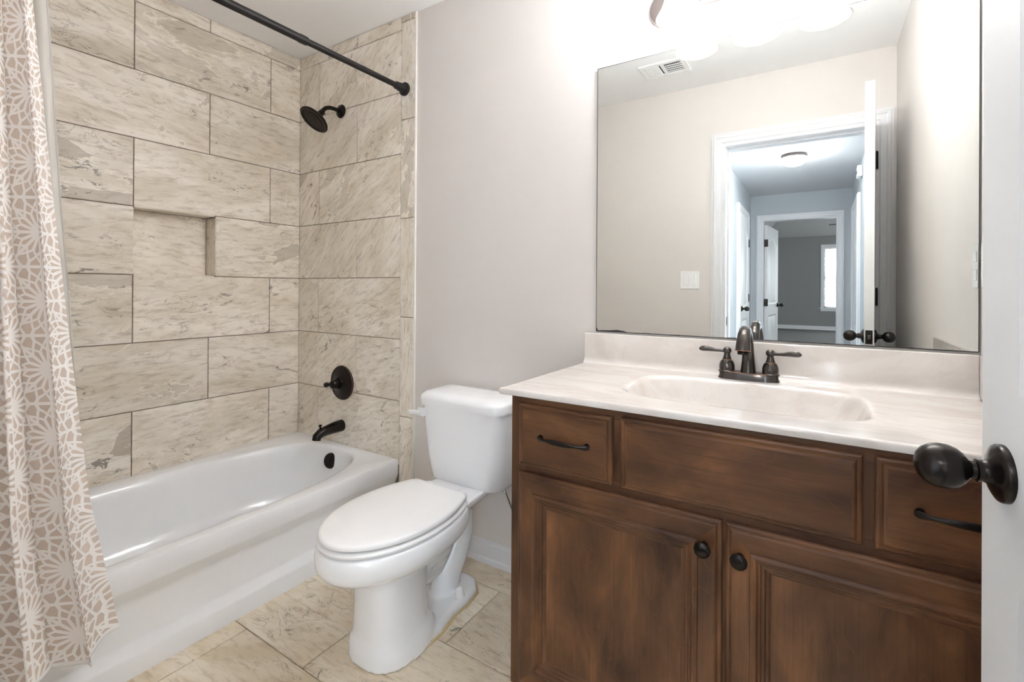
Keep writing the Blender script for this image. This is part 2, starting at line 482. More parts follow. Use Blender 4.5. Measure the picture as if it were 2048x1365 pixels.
# back wall, painted, with tiled part over the tub
mb = MB(); mb.box(XL-.13, XR+.12, D+.006, D+.126, -.05, ZC)
wb = struct(mb.build('wall_back', MT['paint']), 'warm grey painted wall behind toilet and vanity, tiled over the tub end', 'wall')
mb = MB(); mb.box(XL-.01, -1.614, D+.0025, D+.006, 0, ZC)
mb.build('tile_backing', MT['grout'], wb)
b1, b2, bR, bE = -2.3317, -2.0184, -1.7014, -1.612
rects = []
zl = [ZC]+ZR[:7]+[0.30]
for i in range(len(zl)-1):
    j = b2 if i % 2 == 0 else b1
    rects += [(XL, j, zl[i+1], zl[i]), (j, bR, zl[i+1], zl[i])]
zb = [ZC, 2.41, 1.944, 1.476, 1.006, .535, 0.0]
mb = MB()
tile_field(mb, rects, lambda u, v, n: (u, D+.004-n, v), rot=lambda r: -.2-.75*r)
tile_field(mb, [(bR, bE, zb[i+1], zb[i]) for i in range(6)], lambda u, v, n: (u, D+.004-n, v), rot=lambda r: PI/2+.3*r)
build_tiles(mb, 'tile_cladding', MT['tile'], wb)
mb = MB(); mb.box(bE-.001, bE+.006, D-.004, D+.007, .09, ZC)
mb.build('caulk_bead', MT['caulk'], wb)

# right wall, ceiling, floor
mb = MB(); mb.box(XR, XR+.12, YH-.01, D+.126, -.05, ZC)
struct(mb.build('wall_right', MT['paint']), 'painted side wall right of the vanity, behind the open door', 'wall')
mb = MB(); mb.box(XL-.13, XR+.12, YH, D+.126, ZC, ZC+.1)
struct(mb.build('ceiling', MT['ceil']), 'flat pale ceiling over the bathroom', 'ceiling')
mb = MB(); mb.box(XL-.13, XR+.12, YH, D+.126, -.1, -.006)
fl = struct(mb.build('floor', MT['grout']), 'beige stone tile floor of the bathroom', 'floor')
rects = []
ylines = [YH, .243, .546, .849, 1.152, 1.455, D+.01]
for i in range(6):
    off = -1.32 if i % 2 == 1 else -1.02
    xs = [XL]+sorted(x for x in [off+.605*k for k in range(-4, 5)] if XL+.05 < x < XR-.03)+[XR]
    rects += [(xs[q], xs[q+1], ylines[i], ylines[i+1]) for q in range(len(xs)-1)]
mb = MB()
tile_field(mb, rects, lambda u, v, n: (u, v, -.006+n), thick=.006, rot=lambda r: .5*r-.2)
build_tiles(mb, 'tile_cladding', MT['floortile'], fl)

# front wall with doorway
mb = MB()
mb.box(XL-.13, OPX0-.02, YH, YF, -.05, ZC); mb.box(OPX1+.02, XR, YH, YF, -.05, ZC); mb.box(OPX0-.02, OPX1+.02, YH, YF, OPZ+.02, ZC)
struct(mb.build('wall_front', MT['paint']), 'painted wall around the bathroom doorway, seen in the mirror', 'wall')
CASE = [(0, 0), (0, .011), (.004, .013), (.02, .012), (.026, .016), (.05, .017), (.056, .02), (.068, .02), (.074, .016), (.082, .016), (.082, 0)]
def casing(name, x0, x1, ztop, y, ny, label, prof=CASE):
    """cased opening: x0..x1 inner edges; trim stands on plane y and faces ny; mitred"""
    mb = MB()
    for pts in (None,):
        rings = []
        for (px, pz, dx, dz) in ((x0, 0, -1, 0), (x0, ztop, -1, 1), (x1, ztop, 1, 1), (x1, 0, 1, 0)):
            rings.append([(px+dx*a, y+ny*b, pz+dz*a) for a, b in prof])
        mb.loft(rings, True, True, True, False)
    return struct(mb.build(name, MT['trim']), label, 'door casing')
t1 = casing('trim_1', OPX0, OPX1, OPZ, YF, 1, 'white moulded casing around the bathroom doorway seen in the mirror')
mb = MB()
mb.box(OPX0-.02, OPX0, YH, YF, 0, OPZ+.02); mb.box(OPX1, OPX1+.02, YH, YF, 0, OPZ+.02); mb.box(OPX0, OPX1, YH, YF, OPZ, OPZ+.02)
mb.box(OPX0, OPX0+.01, YH, YH+.06, 0, OPZ-.01); mb.box(OPX1-.01, OPX1, YH, YH+.06, 0, OPZ-.01); mb.box(OPX0, OPX1, YH, YH+.06, OPZ-.01, OPZ)
mb.build('door_jamb', MT['trim'], t1)
mb = MB(); mb.prism([(.03+.012*math.cos(t), .95+.03*math.sin(t)) for t in [2*PI*i/20 for i in range(20)]], 0, OPX0, OPX0+.0015)
mb.build('strike_plate', MT['bronze'], t1)

BASE = [(0, 0), (.022, 0), (.022, .006), (.020, .018), (.014, .024), (.013, .06), (.011, .075), (.006, .080), (.004, .088), (0, .088)]
def baseboard(name, p0, p1, out, label):
    mb = MB(); profile_strip(mb, BASE, p0, p1, out); return struct(mb.build(name, MT['trim']), label, 'baseboard')
baseboard('baseboard_back', (bE+.006, D+.006, 0), (-.70, D+.006, 0), (0, -1, 0), 'white moulded baseboard on the wall behind the toilet')
baseboard('baseboard_front', (-1.69, YF, 0), (OPX0-.083, YF, 0), (0, 1, 0), 'white baseboard left of the bathroom doorway')
baseboard('baseboard_right', (XR, YF+.02, 0), (XR, 1.05, 0), (-1, 0, 0), 'white baseboard on the wall behind the open door')

# ------------------------------------------------------------------ hall and bedroom seen through the doorway in the mirror
HX0, HX1, HY = -.80, .36, -3.93
FILL_WIN = (-1.75, -.45, .35, 2.15)     # added hall window opening for fill daylight, out of the mirror's sight
def hall_side(x0, x1, yend):
    mb = MB(); a, b, c, d = FILL_WIN
    mb.box(x0, x1, HY, a, -.05, ZC); mb.box(x0, x1, b, yend, -.05, ZC); mb.box(x0, x1, a, b, -.05, c); mb.box(x0, x1, a, b, d, ZC)
    return mb
def hall_fill_window(name, x, side, label):
    a, b, c, d = FILL_WIN
    mb = MB()
    for (q, w, e, f) in ((a, a+.05, c, d), (b-.05, b, c, d), (a, b, c, c+.05), (a, b, d-.05, d), (a, b, (c+d)/2-.02, (c+d)/2+.02)): mb.box(x-.03, x+.03, q, w, e, f)
    o = struct(mb.build(name, MT['trim']), label, 'window')
    mb = MB(); mb.box(x-.002, x+.002, a, b, c, d); mb.build('pane', MT['pane'], o)
    lt = bpy.data.lights.new(name+'_portal', 'AREA'); lt.shape = 'RECTANGLE'; lt.size = b-a; lt.size_y = d-c; lt.cycles.is_portal = True
    lo = bpy.data.objects.new(name+'_portal', lt); COL.objects.link(lo)
    lo.location = (x+side*.08, (a+b)/2, (c+d)/2); lo.rotation_euler = (PI/2, 0, PI/2 if side > 0 else -PI/2)
mb = MB(); mb.box(HX0-.12, HX0, HY, YH, -.05, ZC)
struct(mb.build('wall_hall_left', MT['hall_paint']), 'blue grey hall wall with a closed white door, seen in the mirror', 'wall')
mb = hall_side(HX1, HX1+.12, YH-.01)
struct(mb.build('wall_hall_right', MT['hall_paint']), 'blue grey hall wall with the small white chime, seen in the mirror', 'wall')
hall_fill_window('fill_window', HX1+.07, 1, 'added unseen hall window that lets fill daylight through the bathroom doorway')
BX0, BX1, BZ = -.645, .19, 2.085
mb = MB()
mb.box(-3.2, BX0-.02, HY-.12, HY, -.05, 3.6); mb.box(BX1+.02, 3.2, HY-.12, HY, -.05, 3.6); mb.box(BX0-.02, BX1+.02, HY-.12, HY, BZ+.02, 3.6)
struct(mb.build('wall_hall_end', MT['hall_paint']), 'blue grey wall at the end of the hall around the bedroom doorway', 'wall')
mb = MB(); mb.box(HX0-.12, HX1+.12, HY, YH, ZC, ZC+.1)
struct(mb.build('ceiling_hall', MT['hallceil']), 'hall ceiling with a round light, seen in the mirror', 'ceiling')
mb = MB(); mb.box(HX0-.12, HX1+.12, HY-.12, YH, -.1, 0)
struct(mb.build('floor_hall', MT['carpet']), 'grey carpet of the hall beyond the doorway', 'floor')
t2 = casing('trim_2', BX0, BX1, BZ, HY, 1, 'white casing around the bedroom doorway at the end of the hall')
mb = MB(); mb.box(BX0-.02, BX0, HY-.12, HY, 0, BZ+.02); mb.box(BX1, BX1+.02, HY-.12, HY, 0, BZ+.02); mb.box(BX0, BX1, HY-.12, HY, BZ, BZ+.02)
mb.build('door_jamb', MT['trim'], t2)

# ---- door leaves
def panel_door(name, w, h, t, mat, panels, arch=0.0):
    """leaf in local space: x 0..w, y 0..t, z 0..h; panels = (x0,x1,z0,z1,arched)"""
    mb = MB()
    mb.box(0, w, .009, t-.009, 0, h)
    for side in (0, 1):
        Y = (lambda d: d) if side == 0 else (lambda d: t-d)
        ps = sorted(panels, key=lambda p: p[2])
        x0, x1 = ps[0][0], ps[0][1]
        def q(a, b, c, d): mb.box(a, b, min(Y(0), Y(.0095)), max(Y(0), Y(.0095)), c, d)
        q(0, x0, 0, h); q(x1, w, 0, h)
        zc = 0
        for (a, b, c, d, ar) in ps: q(x0, x1, zc, c); zc = d
        q(x0, x1, zc, h)
        for (a, b, c, d, ar) in ps:
            n = 12; rise = arch if ar else 0
            def outline(ins):
                pts = [(a+ins, c+ins), (b-ins, c+ins)]
                for i in range(n+1):
                    s_ = i/n; x = b-ins+(a-b+2*ins)*s_
                    z = d-rise-ins+rise*(.5-.5*math.cos(2*PI*s_))
                    pts.append((x, z))
                return pts
            rings = [[(x, Y(dep), z) for x, z in outline(ins)] for ins, dep in ((-.0005, 0), (.006, .002), (.012, .007), (.02, .009), (.034, .0088), (.046, .004), (.05, .003))]
            mb.loft(rings, False, True, True, False)
            if rise:
                o = outline(-.0005)[2:]
                for (xa, za), (xb_, zb_) in zip(o[:-1], o[1:]):
                    mb.face([(xa, Y(0), za), (xb_, Y(0), zb_), (xb_, Y(0), d), (xa, Y(0), d)])
    return mb.build(name, mat, autosmooth=30)
def knob_set(parent, origin, axis, mat, egg=True, name='door_knob', scale=1.0):
    k = scale; mb = MB()
    prof = [(.034, 0), (.034, .005), (.0325, .0075), (.026, .011), (.018, .014), (.0135, .017), (.0125, .022), (.0135, .026), (.0105, .027), (.010, .031),
            (.013, .034), (.0185, .038), (.0235, .044), (.0265, .052), (.0272, .060), (.0258, .069), (.021, .0775), (.014, .083), (.006, .0855), (.0005, .086)]
    mb.lathe([(r*k, h*k) for r, h in prof], origin, axis, 40)
    return mb.build(name, mat, parent, autosmooth=50)
def hinge(parent, p, rot=0):
    mb = MB(); mb.lathe([(.0065, 0), (.0065, .09)], (p[0], p[1], p[2]-.045), (0, 0, 1), 12)
    mb.lathe([(.004, 0), (.005, .006)], (p[0], p[1], p[2]+.045), (0, 0, 1), 10)
    mb.box(p[0]-.016, p[0]+.003, p[1]-.012, p[1]-.0095, p[2]-.045, p[2]+.045)
    return mb.build('hinge', MT['bronze'], parent)

# bathroom door: hinged at the right jamb, standing open into the room
dw, dh, dt = .668, 2.02, .035
hingep = Vector((.222, .080, 0)); edge = Vector((.164, .745, 0)); ddir = (edge-hingep).normalized()
ang = math.atan2(ddir.y, ddir.x)
d1 = panel_door('door_1', dw, dh, dt, MT['door'], [(.088, dw-.088, .22, .83, 0), (.088, dw-.088, 1.030, dh-.13, 1)], arch=.06)
# local x from hinge to free edge, local y to the left of that direction
d1.matrix_world = Matrix.Translation(hingep+Vector((0, 0, .008))) @ Matrix.Rotation(ang, 4, 'Z') @ Matrix.Translation((0, -dt, 0))
loc, rq, sc_ = d1.matrix_world.decompose(); d1.location = loc; d1.rotation_euler = rq.to_euler()
struct(d1, 'white panelled bathroom door standing open at the right', 'door')
nrm = Vector((-ddir.y, ddir.x, 0))          # left face normal (towards the room)
kp = edge-ddir*.057+Vector((0, 0, .949))
knob_set(d1, kp, nrm, MT['bronze'], scale=.89)
knob_set(d1, kp-nrm*dt, -nrm, MT['bronze'], scale=.84)
mb = MB()
R_ = Matrix.Translation(edge+Vector((0, 0, .949))) @ Matrix.Rotation(ang, 4, 'Z')
mb.box(0, .0012, -dt+.005, -.005, -.029, .029, R_)
lp_ = mb.build('latch_plate', MT['bronze'], d1)
mb = MB(); mb.box(.001, .008, -dt/2-.006, -dt/2+.006, -.010, .010, R_)
mb.build('latch_bolt', MT['nickel'], lp_, bevel=.002)
for z in (1.838, 1.111, .25):
    hinge(d1, Vector((.262, .085, z)))

def hall_door(name, w, label):
    d = panel_door(name, w, 2.05, .035, MT['door'], [(.12, w-.12, .2, .80, 0), (.12, w-.12, .95, 1.90, 1)], arch=.08)
    return struct(d, label, 'door')
# closed door in the hall's left wall
d2 = hall_door('door_2', .72, 'closed white arched-panel door on the left hall wall in the mirror')
d2.location = (HX0+.012, -3.44, 0); d2.rotation_euler = (0, 0, PI/2)
d2.location.x = HX0+.032
knob_set(d2, (HX0+.032, -2.79, .93), (1, 0, 0), MT['bronze'])
for z in (1.75, 1.05): 
    mb = MB(); mb.box(HX0+.030, HX0+.040, -3.47, -3.43, z-.05, z+.05); mb.build('hinge', MT['bronze'], d2)
def side_casing(name, x, nx, y0, y1, ztop, label):
    mb = MB(); rings = []
    for (py, pz, dy, dz) in ((y0, 0, -1, 0), (y0, ztop, -1, 1), (y1, ztop, 1, 1), (y1, 0, 1, 0)):
        rings.append([(x+nx*b*1.6, py+dy*a, pz+dz*a) for a, b in CASE])
    mb.loft(rings, True, True, True, False)
    return struct(mb.build(name, MT['trim']), label, 'door casing')
side_casing('trim_3', HX0, 1, -3.45, -2.71, 2.07, 'white casing around the closed door on the left hall wall')
side_casing('trim_4', HX1, -1, -3.52, -2.72, 2.07, 'white casing on the right hall wall beside the chime')
d4 = hall_door('door_4', .76, 'white door on the right hall wall, edge visible in the mirror')
d4.location = (HX1-.002, -3.50, 0); d4.rotation_euler = (0, 0, PI/2); d4.location.x = HX1-.001+.012
# bedroom door, open into the bedroom
d3 = hall_door('door_3', .80, 'white arched-panel bedroom door standing open at the end of the hall')
bh, be = Vector((BX0+.003, HY-.125, 0)), Vector((BX0+.085, HY-.92, 0)); bd = (be-bh).normalized()
d3.location = bh; d3.rotation_euler = (0, 0, math.atan2(bd.y, bd.x))
bn = Vector((-bd.y, bd.x, 0))
knob_set(d3, bh+bd*.74+bn*.035+Vector((0, 0, .93)), bn, MT['bronze'])
for z in (1.80, .98):
    mb = MB(); mb.box(BX0-.001, BX0+.05, HY-.128, HY-.115, z-.05, z+.05); mb.build('hinge', MT['bronze'], d3)

# bedroom shell
BY = -13.0
RX0, RX1 = -1.75, 3.2
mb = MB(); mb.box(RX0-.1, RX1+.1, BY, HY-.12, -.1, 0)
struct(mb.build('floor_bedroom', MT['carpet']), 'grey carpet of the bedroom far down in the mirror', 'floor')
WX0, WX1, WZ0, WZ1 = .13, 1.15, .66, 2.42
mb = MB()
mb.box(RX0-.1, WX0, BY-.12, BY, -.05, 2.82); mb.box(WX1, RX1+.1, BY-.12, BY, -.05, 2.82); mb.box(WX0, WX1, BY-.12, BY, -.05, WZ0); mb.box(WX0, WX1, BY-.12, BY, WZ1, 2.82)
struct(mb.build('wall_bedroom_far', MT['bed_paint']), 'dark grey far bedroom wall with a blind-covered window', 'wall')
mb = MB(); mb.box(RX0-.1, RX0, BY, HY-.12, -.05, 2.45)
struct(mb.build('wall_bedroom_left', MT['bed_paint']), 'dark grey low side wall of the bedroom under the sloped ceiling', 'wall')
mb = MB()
for a_ in ((BY, -10.5, -.05, 3.6), (-6.5, HY-.12, -.05, 3.6), (-10.5, -6.5, -.05, .7), (-10.5, -6.5, 2.3, 3.6)): mb.box(RX1, RX1+.1, *a_)  # added unseen opening in this wall brightens the bedroom with daylight
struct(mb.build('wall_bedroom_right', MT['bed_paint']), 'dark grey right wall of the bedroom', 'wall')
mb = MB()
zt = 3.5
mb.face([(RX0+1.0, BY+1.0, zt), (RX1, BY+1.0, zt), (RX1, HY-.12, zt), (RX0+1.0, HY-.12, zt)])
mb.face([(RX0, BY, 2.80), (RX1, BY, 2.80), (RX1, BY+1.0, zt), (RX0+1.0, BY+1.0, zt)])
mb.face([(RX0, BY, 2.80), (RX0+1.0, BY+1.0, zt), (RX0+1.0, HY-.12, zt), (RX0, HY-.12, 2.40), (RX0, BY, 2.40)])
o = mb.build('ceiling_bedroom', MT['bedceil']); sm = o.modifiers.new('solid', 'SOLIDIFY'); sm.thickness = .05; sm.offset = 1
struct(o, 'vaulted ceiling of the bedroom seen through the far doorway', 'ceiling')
baseboard('baseboard_bedroom', (RX0, BY, 0), (RX1, BY, 0), (0, 1, 0), 'white baseboard along the far bedroom wall').scale = (1, 1, 1.3)
wn = empty('window_1', (WX0, BY, WZ0), 'bright bedroom window with white slat blinds, far down in the mirror', 'window', kind='structure')
mb = MB()
for (a, b, c, d) in ((WX0-.08, WX0, WZ0-.08, WZ1+.08), (WX1, WX1+.08, WZ0-.08, WZ1+.08), (WX0, WX1, WZ1, WZ1+.08)): mb.box(a, b, BY, BY+.022, c, d)
mb.box(WX0-.12, WX1+.12, BY, BY+.06, WZ0-.03, WZ0); mb.box(WX0-.08, WX1+.08, BY, BY+.02, WZ0-.1, WZ0-.03)
mb.build('window_casing', MT['trim'], wn)
mb = MB()
for (a, b, c, d) in ((WX0, WX0+.04, WZ0, WZ1), (WX1-.04, WX1, WZ0, WZ1), (WX0, WX1, WZ0, WZ0+.04), (WX0, WX1, WZ1-.04, WZ1), (WX0, WX1, 1.52, 1.56)): mb.box(a, b, BY-.09, BY-.05, c, d)
mb.build('sash', MT['trim'], wn)
mb = MB(); mb.box(WX0, WX1, BY-.072, BY-.068, WZ0, WZ1); mb.build('pane', MT['pane'], wn)
bl = empty('window_blind', (WX0, BY-.03, WZ0), 'white horizontal slat blind hanging in the far bedroom window', 'blind')
mb = MB(); mb.box(WX0+.005, WX1-.005, BY-.05, BY-.005, WZ1-.05, WZ1-.003); mb.build('head_rail', MT['blind'], bl)
mb = MB(); z = WZ1-.075
while z > WZ0+.03:
    c_, s_ = .024*math.cos(.35), .024*math.sin(.35)
    mb.loft([[(x, BY-.028-c_, z+s_), (x, BY-.028+c_, z-s_), (x, BY-.028+c_, z-s_+.003), (x, BY-.028-c_, z+s_+.003)] for x in (WX0+.01, WX1-.01)], smooth=False); z -= .058
mb.build('slats', MT['blind'], bl)
# bedroom ceiling fan
fan = empty('ceiling_fan', (.9, -8.6, 3.5), 'dark bladed ceiling fan, one blade showing in the bedroom doorway', 'fan')
mb = MB(); mb.lathe([(.012, 0), (.012, .85)], (.9, -8.6, 2.63), (0, 0, 1), 12); mb.lathe([(.02, 0), (.07, .03), (.07, .05)], (.9, -8.6, 3.45), (0, 0, 1), 20); mb.build('down_rod', MT['bronze'], fan)
mb = MB(); mb.lathe([(.03, 0), (.1, .02), (.11, .08), (.08, .13), (.03, .15)], (.9, -8.6, 2.50), (0, 0, 1), 24); mb.build('motor', MT['bronze'], fan, autosmooth=40)
for i in range(5):
    an = PI+.12+i*2*PI/5; R0 = Matrix.Translation((.9, -8.6, 2.56)) @ Matrix.Rotation(an, 4, 'Z') @ Matrix.Rotation(.22, 4, 'X')
    mb = MB(); mb.box(.1, .24, -.015, .015, -.003, .003, R0); mb.box(.22, .72, -.065, .065, -.004, .004, R0); mb.build('blade', MT['fan'], fan, bevel=.003)
# hall ceiling light
HLp = Vector((-.205, -1.95, ZC))
hl = empty('hall_ceiling_light', HLp, 'round flush hall ceiling light glowing in the mirror', 'light')
mb = MB(); mb.lathe([(.105, 0), (.112, .012), (.108, .03), (.09, .034)], HLp, (0, 0, -1), 40); mb.build('base', MT['nickel'], hl, autosmooth=40)
mb = MB(); mb.lathe([(.104, .03), (.108, .045), (.10, .07), (.075, .092), (.04, .104), (.001, .107)], HLp, (0, 0, -1), 40); mb.build('glass_bowl', MT['hallglow'], hl, autosmooth=60)
# chime on the right hall wall
ch = empty('door_chime', (HX1, -2.44, 2.31), 'small white chime box high on the right hall wall', 'chime')
mb = MB(); mb.box(HX1-.045, HX1, -2.52, -2.36, 2.26, 2.37); mb.build('cover', MT['plastic'], ch, bevel=.012, seg=3)
mb = MB(); mb.box(HX1-.047, HX1-.044, -2.50, -2.38, 2.30, 2.305); mb.box(HX1-.047, HX1-.044, -2.50, -2.38, 2.315, 2.32); mb.build('slot_shade_strips', MT['dark'], ch)  # thin dark strips on the cover paint the shade inside slots

# ------------------------------------------------------------------ bathtub
def rect_ring(x0, x1, y0, y1, z, n=24):
    pts = []
    for (a, b, c, d) in ((x0, y0, x1, y0), (x1, y0, x1, y1), (x1, y1, x0, y1), (x0, y1, x0, y0)):
        for i in range(n): t = i/n; pts.append((a+(c-a)*t, b+(d-b)*t, z))
    return pts
def super_ring(angles, cx, cy, ax0, ax1, ay0, ay1, z, p0, p1=None):
    """superellipse with different half-axes on the four sides and exponents for the -y / +y halves"""
    out = []
    for th in angles:
        c, s_ = math.cos(th), math.sin(th)
        a = ax1 if c > 0 else ax0; b = ay1 if s_ > 0 else ay0; p = (p1 or p0) if s_ > 0 else p0
        r = (abs(c/a)**p+abs(s_/b)**p)**(-1/p)
        out.append((cx+r*c, cy+r*s_, z))
    return out
TX0, TX1, TY0, TY1, TZ = XL+.001, -1.703, YF+.003, D-.006, .330
tub = empty('bathtub', (-2.1, .83, 0), 'white alcove bathtub with a stepped front apron', 'bathtub')
mb = MB()
bcx, bcy = -2.09, .84
outer = rect_ring(TX0, TX1, TY0, TY1, TZ, 40)
angs = [math.atan2(p[1]-bcy, p[0]-bcx) for p in outer]
def basin(z, ins, insend, insn, p0, p1): return super_ring(angs, bcx, bcy, .335-ins, .335-ins, .62-insn, .695-insend, z, p0, p1)
rings = [rect_ring(TX0, TX1, TY0, TY1, TZ-.03, 40), rect_ring(TX0, TX1, TY0, TY1, TZ-.008, 40), rect_ring(TX0+.002, TX1-.003, TY0+.002, TY1-.002, TZ-.001, 40), rect_ring(TX0+.008, TX1-.010, TY0+.008, TY1-.006, TZ, 40),
         basin(TZ, -.006, -.006, -.006, 5, 2.9), basin(TZ-.003, .003, .003, .003, 5, 2.9), basin(TZ-.012, .010, .009, .010, 5, 2.9), basin(TZ-.04, .018, .014, .03, 5, 2.9),
         basin(.20, .040, .030, .10, 5, 3.0), basin(.11, .062, .055, .19, 4.6, 3.2), basin(.065, .085, .085, .25, 4.4, 3.4), basin(.045, .12, .125, .31, 4, 3.4), basin(.036, .19, .2, .40, 3.4, 3.2), basin(.030, .3, .5, .55, 2.5, 2.5)]
mb.loft(rings, False, True)
prof = [(-.02, .300), (-.0, .300), (0, .262), (-.003, .252), (-.016, .222), (-.020, .212), (-.021, .200), (-.021, .098), (-.018, .088), (-.002, .066), (.002, .058), (.003, .0), (-.03, 0)]
profile_strip(mb, prof, (TX1, TY0, 0), (TX1, TY1, 0), (1, 0, 0))
mb.build('tub_shell', MT['acrylic'], tub, autosmooth=50)
mb = MB()
ovp = Vector((-2.120, 1.516, .260)); ovd = Vector((.30, -.92, .2)).normalized()
mb.lathe([(.030, -.03), (.039, -.012), (.039, .004), (.036, .008), (.02, .010), (.004, .0105), (.003, .013), (.0005, .0135)], ovp, ovd, 36)
mb.build('overflow_plate', MT['bronze'], tub, autosmooth=40)
mb = MB(); mb.lathe([(.035, 0), (.035, .003), (.026, .004), (.02, .012), (.001, .014)], (-2.09, 1.28, .034), (0, 0, 1), 28)
mb.build('drain_stopper', MT['bronze'], tub, autosmooth=40)

# tub spout
sp = empty('tub_spout', (-2.125, D-.004, .42), 'dark bronze tub spout on the tiled wall above the tub rim', 'spout')
mb = MB()
pts = [(-2.125, D-.004, .424), (-2.125, D-.012, .424), (-2.125, D-.05, .423), (-2.125, D-.10, .418), (-2.125, D-.128, .412), (-2.125, D-.146, .400), (-2.125, D-.149, .384)]
mb.tube(pts, [.030, .031, .029, .025, .0235, .022, .021], 24)
mb.build('spout_body', MT['bronze'], sp, autosmooth=45)
mb = MB(); mb.lathe([(.004, 0), (.004, .012), (.0075, .014), (.0075, .021), (.004, .023)], (-2.125, D-.128, .434), (0, 0, 1), 16)
mb.build('diverter_knob', MT['bronze'], sp)

# shower valve
vp = Vector((-2.120, D-.004, .648))
va = empty('shower_valve', vp, 'round bronze shower valve plate with a short lever on the tiled wall', 'valve')
mb = MB(); mb.lathe([(.088, 0), (.090, .004), (.087, .009), (.078, .011), (.076, .010), (.060, .013), (.035, .020), (.030, .022), (.028, .030)], vp, (0, -1, 0), 56)
es = mb.build('escutcheon', MT['bronze'], va, autosmooth=35)
mb = MB(); mb.lathe([(.0885, .0075), (.0888, .0080), (.0878, .0086)], vp, (0, -1, 0), 56, False, False); mb.build('worn_rim', MT['copper'], es)
mb = MB(); mb.lathe([(.024, .025), (.026, .03), (.024, .045), (.022, .06), (.017, .068), (.001, .071)], vp, (0, -1, 0), 32)
hd = Vector((-.86, -.12, -.12)).normalized()
h0 = vp+Vector((0, -.055, 0))
mb.tube([h0, h0+hd*.02, h0+hd*.034, h0+hd*.044, h0+hd*.056, h0+hd*.064], [.012, .0105, .0095, .013, .0125, .004], 16)
mb.build('lever_handle', MT['bronze'], va, autosmooth=50)

# shower head
sf = Vector((-2.145, D-.004, 2.072))
sh = empty('shower_fixture', sf, 'dark bronze round shower head on a short bent wall arm', 'shower head')
mb = MB(); mb.lathe([(.034, 0), (.036, .003), (.032, .010), (.018, .016), (.012, .018)], sf, (0, -1, 0), 36); mb.build('wall_flange', MT['bronze'], sh, autosmooth=40)
mb = MB()
armp = [sf+Vector((0, -d, -k)) for d, k in ((.0, 0), (.05, 0), (.072, .003), (.092, .012), (.107, .027), (.118, .045))]
mb.tube(armp, .0105, 18); mb.build('shower_arm', MT['bronze'], sh, autosmooth=60)
hp = armp[-1]; ha = Vector((-.10, -.62, -.78)).normalized()
mb = MB()
mb.lathe([(.0125, -.012), (.015, -.008), (.0155, .012), (.018, .022), (.030, .034), (.058, .043), (.071, .049), (.0755, .055), (.0755, .060), (.069, .063), (.061, .0615), (.059, .0585), (.048, .0585), (.046, .0605), (.001, .0605)], hp, ha, 56)
head = mb.build('spray_head', MT['bronze'], sh, autosmooth=35)
mb = MB()
e1 = ha.cross(Vector((1, 0, 0))).normalized(); e2 = ha.cross(e1)
for rr, n in ((.056, 28), (.036, 18), (.022, 11), (.009, 5)):
    for i in range(n):
        an = 2*PI*i/n; mb.lathe([(.0016, 0), (.0011, .0025)], hp+ha*(.0605 if rr < .05 else .0588)+(e1*math.cos(an)+e2*math.sin(an))*rr, ha, 6)
nz = mb.build('spray_nozzles', MT['dark'], head); nz['kind'] = 'stuff'

# curtain rod
rx, rz = -1.674, 2.086
rod = empty('curtain_rod', (rx, D-.004, rz), 'dark bronze straight shower curtain rod across the tub', 'curtain rod')
mb = MB(); mb.lathe([(.0125, 0), (.0125, D-.03-1.03)], (rx, D-.03, rz), (0, -1, 0), 24); mb.build('inner_tube', MT['rodmetal'], rod, autosmooth=60)
mb = MB(); mb.lathe([(.0155, 0), (.0165, .004), (.0165, .03), (.0150, .034), (.0150, 1.08-YF-.006)], (rx, 1.08, rz), (0, -1, 0), 24); mb.build('outer_tube', MT['rodmetal'], rod, autosmooth=40)
for y, s_ in ((D-.004, -1), (YF, 1)):
    mb = MB(); mb.lathe([(.031, 0), (.032, .004), (.031, .010), (.027, .013), (.0205, .015), (.0195, .042), (.0175, .046), (.0175, .058), (.014, .062)], (rx, y, rz), (0, s_, 0), 32)
    mb.build('end_flange', MT['rodmetal'], rod, autosmooth=40)

# ------------------------------------------------------------------ shower curtain and liner
def interp(tab, z):
    for (z0, v0), (z1, v1) in zip(tab[:-1], tab[1:]):
        if z0 <= z <= z1:
            t = (z-z0)/(z1-z0); return v0+(v1-v0)*t
    return tab[0][1] if z < tab[0][0] else tab[-1][1]
EDGE_Y = [(0.18, .527), (.57, .462), (.95, .425), (1.36, .388), (1.86, .348), (2.06, .335)]
cu = empty('shower_curtain', (rx, .2, rz), 'white and taupe starburst lattice shower curtain bunched at the left', 'shower curtain')
HEM = .185
def curtain_pt(s, z):
    """s = 0 at the free edge .. 1 at the front wall"""
    ye = interp(EDGE_Y, z); y1 = YF+.03
    low = 1-(z-HEM)/(2.04-HEM)            # 0 top, 1 bottom
    n = 5.0
    ph = 2*PI*n*s
    amp = (.030+.022*low)*(1-.25*s)
    off = interp([(HEM, .045), (.45, .022), (.8, .012), (2.1, 0)], z)
    x = rx+.012+off-amp*math.cos(ph+.15*math.sin(3*z))*1.0+.006*math.sin(2.3*z+7*s)
    if s < .10:                            # the last pleat turns in towards the tub
        t = s/.10; x = x*t+(1-t)*(rx-.012+.010*low)
    y = ye-(ye-y1)*(s+.16*low*math.sin(PI*s**.6))+(.016+.012*low)*math.sin(2*ph)*.55*(min(1, s*8))
    return Vector((x, y, z))
NS, NZ_ = 220, 70
mb = MB(); uvl = mb.bm.loops.layers.uv.new('cloth')
zs = [HEM+(2.045-HEM)*i/NZ_ for i in range(NZ_+1)]
ref = [curtain_pt(i/NS, .9) for i in range(NS+1)]; arc = [0]
for a, b in zip(ref[:-1], ref[1:]): arc.append(arc[-1]+(b-a).length)
G = [[mb.bm.verts.new(curtain_pt(i/NS, z)) for i in range(NS+1)] for z in zs]
